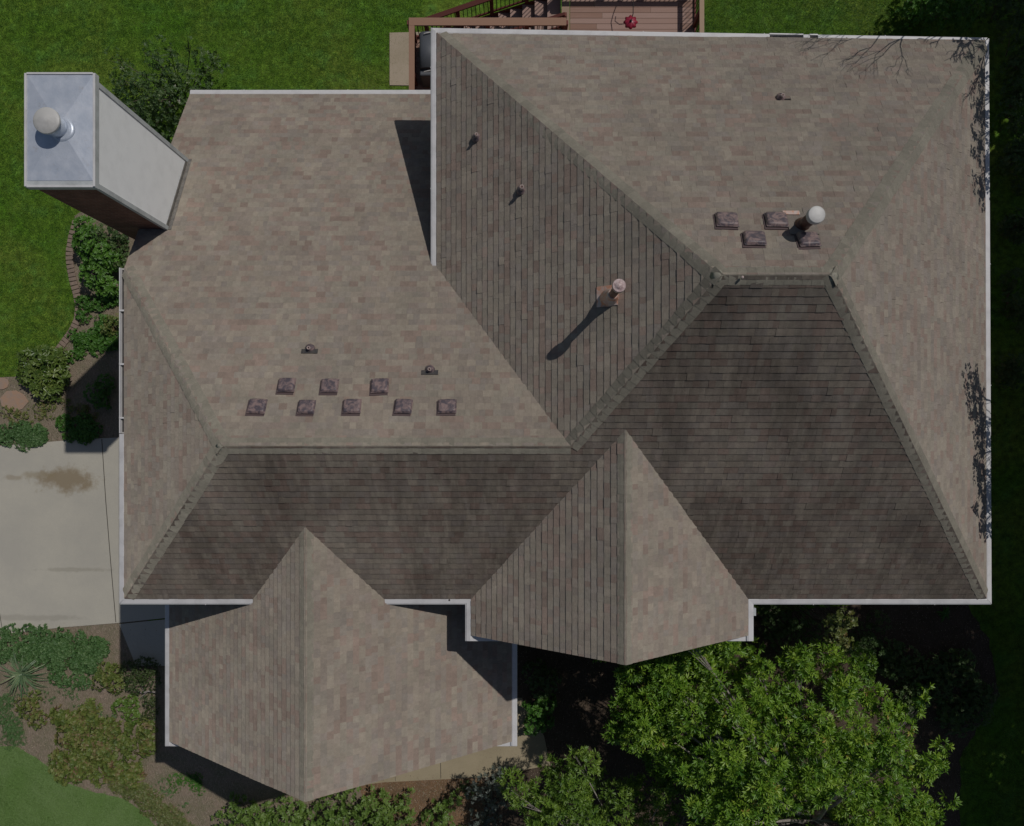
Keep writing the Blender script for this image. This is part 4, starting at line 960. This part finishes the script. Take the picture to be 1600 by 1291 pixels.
# crown of the large tree, described by outline pieces seen in the photo
def inside(pt, poly):
    x, y = pt; c = False
    for i in range(len(poly)):
        (x1, y1), (x2, y2) = poly[i], poly[i-1]
        if (y1 > y) != (y2 > y) and x < (x2-x1)*(y-y1)/(y2-y1)+x1: c = not c
    return c
crown_poly = [(945,1085),(950,1050),(985,1035),(1030,1042),(1070,1030),(1105,1012),(1150,1005),(1200,1018),(1270,1010),(1330,1030),(1350,1060),(1375,1095),(1405,1115),(1430,1140),(1460,1160),(1458,1230),(1480,1290),(1475,1400),(1200,1400),(1120,1330),(1060,1250),(1010,1180),(950,1130)]
rt = random.Random(21); bl = []
while len(bl) < 210:
    x, y = rt.uniform(930, 1500), rt.uniform(1000, 1400)
    if not inside((x, y), crown_poly): continue
    # lower towards the rim of the crown
    dd = min(1, max(0, 1-math.hypot((x-1230)/290, (y-1230)/230)))
    if rt.random() < .12 and dd < .8: continue
    z = -285+170*dd**.6+rt.uniform(-60, 50); D = (F-z)/F; q = P(x, y, z); r = rt.uniform(10, 26)
    bl.append((q[0], q[1], z, r*D, r*D*rt.uniform(.8, 1.1), r*rt.uniform(.6, 1.0)))
for _ in range(70):      # lower tier of the crown
    while True:
        x, y = rt.uniform(930, 1500), rt.uniform(1000, 1400)
        if inside((x, y), crown_poly): break
    z = -385+rt.uniform(-40, 40); D = (F-z)/F; q = P(x, y, z); r = rt.uniform(20, 32); bl.append((q[0], q[1], z, r*D, r*D, r*.7))
for _ in range(26):      # extra boughs added to shade the path
    z = rt.uniform(-300, -190); q = P(rt.uniform(985, 1085), rt.uniform(1030, 1150), z); bl.append((q[0], q[1], z, 20, 20, 13))
for _ in range(7):  # a few more boughs added so the path's lower end is shaded
    z = rt.uniform(-290, -240); q = P(rt.uniform(958, 1000), rt.uniform(1105, 1160), z); bl.append((q[0], q[1], z, 17, 17, 12))
for _ in range(24):      # unseen lower boughs added behind the gable to shade the path
    bl.append((rt.uniform(100, 300), rt.uniform(-405, -325), rt.uniform(-330, -230), 22, 20, 16))
for _ in range(30):      # unseen boughs added under the middle gable's overhang for shade on the path
    bl.append((rt.uniform(170, 400), rt.uniform(-380, -318), rt.uniform(-260, -90), 22, 18, 20))
for (x, y, r, z) in [(1442,1092,9,-230),(1446,1072,6,-215),(1428,1108,11,-240),(975,1078,14,-290),(1180,1012,12,-230),(1140,1012,12,-230),(1470,1165,12,-240),(1462,1195,14,-240),(1483,1250,10,-250),(1085,1028,14,-250),(1260,1018,10,-240)]:
    q = P(x, y, z); D = (F-z)/F; bl.append((q[0], q[1], z, r*D, r*D, r))
tree('large_tree', 'large bright green tree with whorled leaves filling the lower right corner', (1240,1240), 0, bl, G_TREE, .066, 9, 11, 1.45, 1, spread=(.55, 1.25), tr=11, bark=M_PALEB, inner=.3)
# lower tree left of it
lp = [(795,1220),(850,1205),(865,1185),(925,1180),(1000,1170),(1060,1200),(1120,1260),(1180,1340),(1180,1400),(770,1400),(780,1290)]
bl = []
while len(bl) < 95:
    x, y = rt.uniform(775, 1180), rt.uniform(1170, 1400)
    if not inside((x, y), lp) or rt.random() < .1: continue
    z = -330+rt.uniform(-40, 60)+min(60, (y-1200)*.3); D = (F-z)/F; q = P(x, y, z); r = rt.uniform(12, 24); bl.append((q[0], q[1], z, r*D, r*D, r*.8))
tree('small_tree', 'lower lime green tree left of the large tree at the bottom edge', (960,1300), 0, bl, leafm('broad_leaf_lime', [(0,(.05,.12,.018)),(.5,(.13,.23,.03)),(1,(.23,.33,.05))], .38), .066, 9, 9.5, 1.25, 2, spread=(.55, 1.25), tr=7, bark=M_PALEB, inner=.25)
# canopy trees standing east of the house, outside the frame: they throw the shade on the east side
et = [((1330, 640), 'tall leafy tree east of the house opposite the north roof corner', -60, 150), ((1390, 240), 'tall leafy tree standing off the middle of the east wall', -120, 140), ((1340, -130), 'tall leafy tree east of the southern roof corner', -60, 150),
      ((1430, 1200), 'tall leafy tree beyond the northeast shrubs', -60, 150), ((1420, -520), 'tall leafy tree on the dark lawn southeast of the house', -80, 160), ((1440, -900), 'tall leafy tree at the far southeast', -80, 160)]
for k, ((x, y), lab, zc, rz) in enumerate(et):
    bl = []
    for _ in range(150):
        a = rt.uniform(0, 6.28); rr_ = 215*math.sqrt(rt.random()); z = zc+rt.uniform(-190, 170); xx = x+rr_*math.cos(a)
        lim = 800*(F-z)/F+75+ (20 if z > -50 else 60)
        if xx < lim: xx = lim+rt.uniform(0, 60)
        bl.append((xx, y+rr_*math.sin(a)*1.1, z, rt.uniform(34, 52), rt.uniform(34, 52), rt.uniform(26, 38)))
    def lit(b_): return math.hypot(b_[0]-(690+.51*(b_[2]+430)), b_[1]-(-387+.5*(b_[2]+430))) > 80
    if k == 2:
        for _ in range(45):
            z = rt.uniform(-60, 140); bl.append((rt.uniform(800*(F-z)/F+95, 1250), rt.uniform(-270, 30), z, 40, 40, 30))
    tree('canopy_tree', lab, None, 0, bl, G_EAST, .026, 6, 16, 4.8, 200+k, group='trees east of the house', root=(x, y), tr=14, inner=.4, limbs=14, twigs=False)
# overhanging sprays that put leaf shadows on the east edge of the roof
def spray(root, label, pts, seed, leafs=True):
    x, y = root; e = empty('overhanging_tree', U(x, y, GZ)); tag(e, label, 'tree', 'trees beside the east eave')
    rr = random.Random(seed); tb = MB(); tb.tube([(x, y, GZ-4), (x+3, y, -250), (x-60, y+4, 20), (x-220, y+8, 60)], [10, 8, 5, 4], 10)
    cs = []
    for (tx, ty, tz, n, sp) in pts:
        top = Vector((800*(F-tz)/F+22, ty, tz)); st_ = Vector((x-220, y+8, 60))
        mid = st_.lerp(top, .5)+Vector((rr.uniform(-8, 8), rr.uniform(-8, 8), 10)); tb.tube([st_, mid, top], [3.2, 2, .8], 6)
        for _ in range(n):
            e2 = top+Vector((rr.uniform(-24, 26), rr.uniform(-sp, sp), rr.uniform(-30, 36))); 
            if e2.x < 800*(F-e2.z)/F+8: e2.x = 800*(F-e2.z)/F+8+rr.uniform(0, 10)
            tb.tube([mid.lerp(top, rr.uniform(.4, 1)), e2], [.5, .2], 5); 
            for _ in range(3): cs.append(e2+Vector((rr.uniform(-2, 12), rr.uniform(-8, 8), rr.uniform(-5, 5))))
    if leafs:
        c = np.array([tuple(p) for p in cs]); V, Fc, tt = leaf_mesh(c, np.random.default_rng(seed).normal(size=c.shape)*.5+[0, 0, 1.], 4, 8, 2.8, seed=seed); mesh_obj('crown', V, Fc, G_EAST, e, tone=tt)
    tb.build('trunk', M_BARK, e); return e
spray((1200, 620), 'slender leafy tree leaning towards the northeast roof edge', [(0, 640, 100, 16, 40), (0, 570, 95, 20, 40), (0, 500, 90, 26, 40), (0, 440, 85, 22, 36)], 5)
spray((1200, 60), 'slender leafy tree leaning towards the southeast roof edge', [(0, 120, 120, 20, 26), (0, 70, 105, 30, 36), (0, 10, 95, 34, 40), (0, -50, 85, 30, 30), (0, -100, 75, 18, 22)], 6)
# bare tree at the north-east corner
bt = MB(); rr = random.Random(12); bx, by = 1010, 1030
bt.tube([(bx, by, GZ-4), (bx-4, by-2, -200), (bx-50, by-90, 40), (850, 790, 85)], [13, 10, 6, 4.4], 10)
def grow(p, d, l, r, dep):
    q = p+d*l; q.z = max(q.z, 80)
    lim = 680*(F-q.z)/F+8
    if q.y < lim: q.y = lim+rr.uniform(0, 5)
    m_ = p.lerp(q, .5)+Vector((rr.uniform(-4, 4), rr.uniform(1, 6), rr.uniform(-3, 3))); bt.tube([p, m_, q], [r, r*.8, r*.6], 6)
    if dep == 0: return
    for s_ in (-1, 1, rr.choice((-.4, .4))):
        dd = (d+Vector((rr.uniform(-.3, .3), s_*rr.uniform(.2, .6), rr.uniform(-.05, .45)))).normalized(); grow(q, dd, l*rr.uniform(.55, .8), r*.58, dep-1)
grow(Vector((850, 790, 85)), Vector((-.60, -.75, .2)).normalized(), 90, 3.8, 3)
grow(Vector((850, 790, 85)), Vector((-.93, -.36, .15)).normalized(), 120, 3.2, 4)
grow(Vector((850, 790, 85)), Vector((-.3, -.9, .2)).normalized(), 110, 3.6, 3)
e = empty('bare_tree', U(bx, by, GZ)); tag(e, 'bare leafless tree beyond the northeast roof corner', 'tree'); bt.build('trunk', M_BARK, e)

# dead leaves, chips and twigs on the beds
def litter(poly, n, label, seed, m, ln=3.2):
    g = np.random.default_rng(seed); P_ = np.array(poly); c = np.stack([g.uniform(max(P_[:,0].min(), -1180), min(P_[:,0].max(), 1180), n), g.uniform(max(P_[:,1].min(), -960), P_[:,1].max(), n), np.full(n, GZ+1.1)], 1)
    c = c[inpoly_np(c[:, 0], c[:, 1], poly)]; nn = np.stack([g.normal(0, .35, len(c)), g.normal(0, .35, len(c)), np.ones(len(c))], 1)
    V, Fc, tt = leaf_mesh(c, nn, 1, ln, .55, (1.3, 1.65), tone=g.random(len(c)), seed=seed, droop=0); V[:, 2] += g.uniform(0, .006, len(V))
    o = mesh_obj('leaf_litter', V, Fc, m, tone=tt); tag(o, label, 'leaf litter', kind='stuff')
# ------------------------------------------------------------------ grass
def inpoly_np(x, y, poly):
    c = np.zeros(len(x), bool)
    for i in range(len(poly)):
        x1, y1 = poly[i]; x2, y2 = poly[i-1]
        m = ((y1 > y) != (y2 > y)) & (x < (x2-x1)*(y-y1)/((y2-y1) if abs(y2-y1) > 1e-9 else 1e-9)+x1); c ^= m
    return c
def grass(regions, label, n, ln=3.2, seed=0, m=G_GRASS, excl=()):
    g = np.random.default_rng(seed); pts = []
    for (x0, y0, x1, y1, w_) in regions:
        k = int(n*w_); px = g.uniform(x0, x1, k); py = g.uniform(y0, y1, k); q = np.stack([(px-CX)*(F-GZ)/F, -(py-CY)*(F-GZ)/F, np.full(k, GZ+.2)], 1); pts.append(q)
    c = np.concatenate(pts)
    keep = np.ones(len(c), bool)
    for poly in excl: keep &= ~inpoly_np(c[:, 0], c[:, 1], poly)
    c = c[keep]; t = np.clip(.42+.3*np.sin(c[:, 0]*.05+3*np.sin(c[:, 1]*.031))*np.sin(c[:, 1]*.06+2*np.sin(c[:, 0]*.023))+.18*np.sin(c[:, 0]*.013+np.sin(c[:, 1]*.02)*2)+.15*np.sin(c[:, 1]*.017+1)+g.normal(0, .16, len(c)), 0, 1)
    nn = np.stack([g.normal(0, .5, len(c)), g.normal(0, .5, len(c)), np.ones(len(c))], 1)
    V, Fc, tt = leaf_mesh(c, nn, 2, ln, .38, (.2, 1.2), tone=t, seed=seed, droop=0)
    o = mesh_obj('grass', V, Fc, m, tone=tt); tag(o, label, 'grass', kind='stuff')
hp = [(WL+20, -231), (WL+20, 240), (-566, 598), (720, 598), (720, -231)]
grass([(-20,-20,190,600,.42), (190,-20,660,140,.30), (1080,-20,1440,70,.22)], 'sunlit lawn grass behind and west of the house', 120000, seed=1, excl=[qW, hp])
grass([(-20,1150,300,1310,1)], 'smooth pale green lawn grass at the lower left', 34000, seed=2, excl=[[(x+(7 if i%3 else -5), y+(8 if i%2 else -7)) for i,(x,y) in enumerate(qS)]], ln=2.6, m=leafm('pale_grass', [(0,(.09,.17,.035)),(.5,(.15,.25,.065)),(1,(.21,.31,.12))], .6, .3))
grass([(1480,950,1620,1310,1)], 'shaded lawn grass at the lower right', 18000, seed=3, excl=[qE], ln=2.6)

M_LIT = leafm('dry_litter', [(0,(.10,.075,.05)),(.35,(.24,.18,.13)),(.7,(.36,.28,.20)),(.88,(.46,.38,.29)),(1,(.14,.17,.06))], .8, .05)
litter(qS, 16000, 'dry leaves and chips scattered over the front left bed', 1, M_LIT)
litter(qW, 7000, 'dry leaves and chips scattered over the bed by the west gutter', 2, M_LIT)
litter(qE, 12000, 'dry leaves scattered over the shaded bed around the large tree', 3, M_LIT)
litter(qR, 3500, 'dry needles and chips on the red earth', 4, M_LIT)
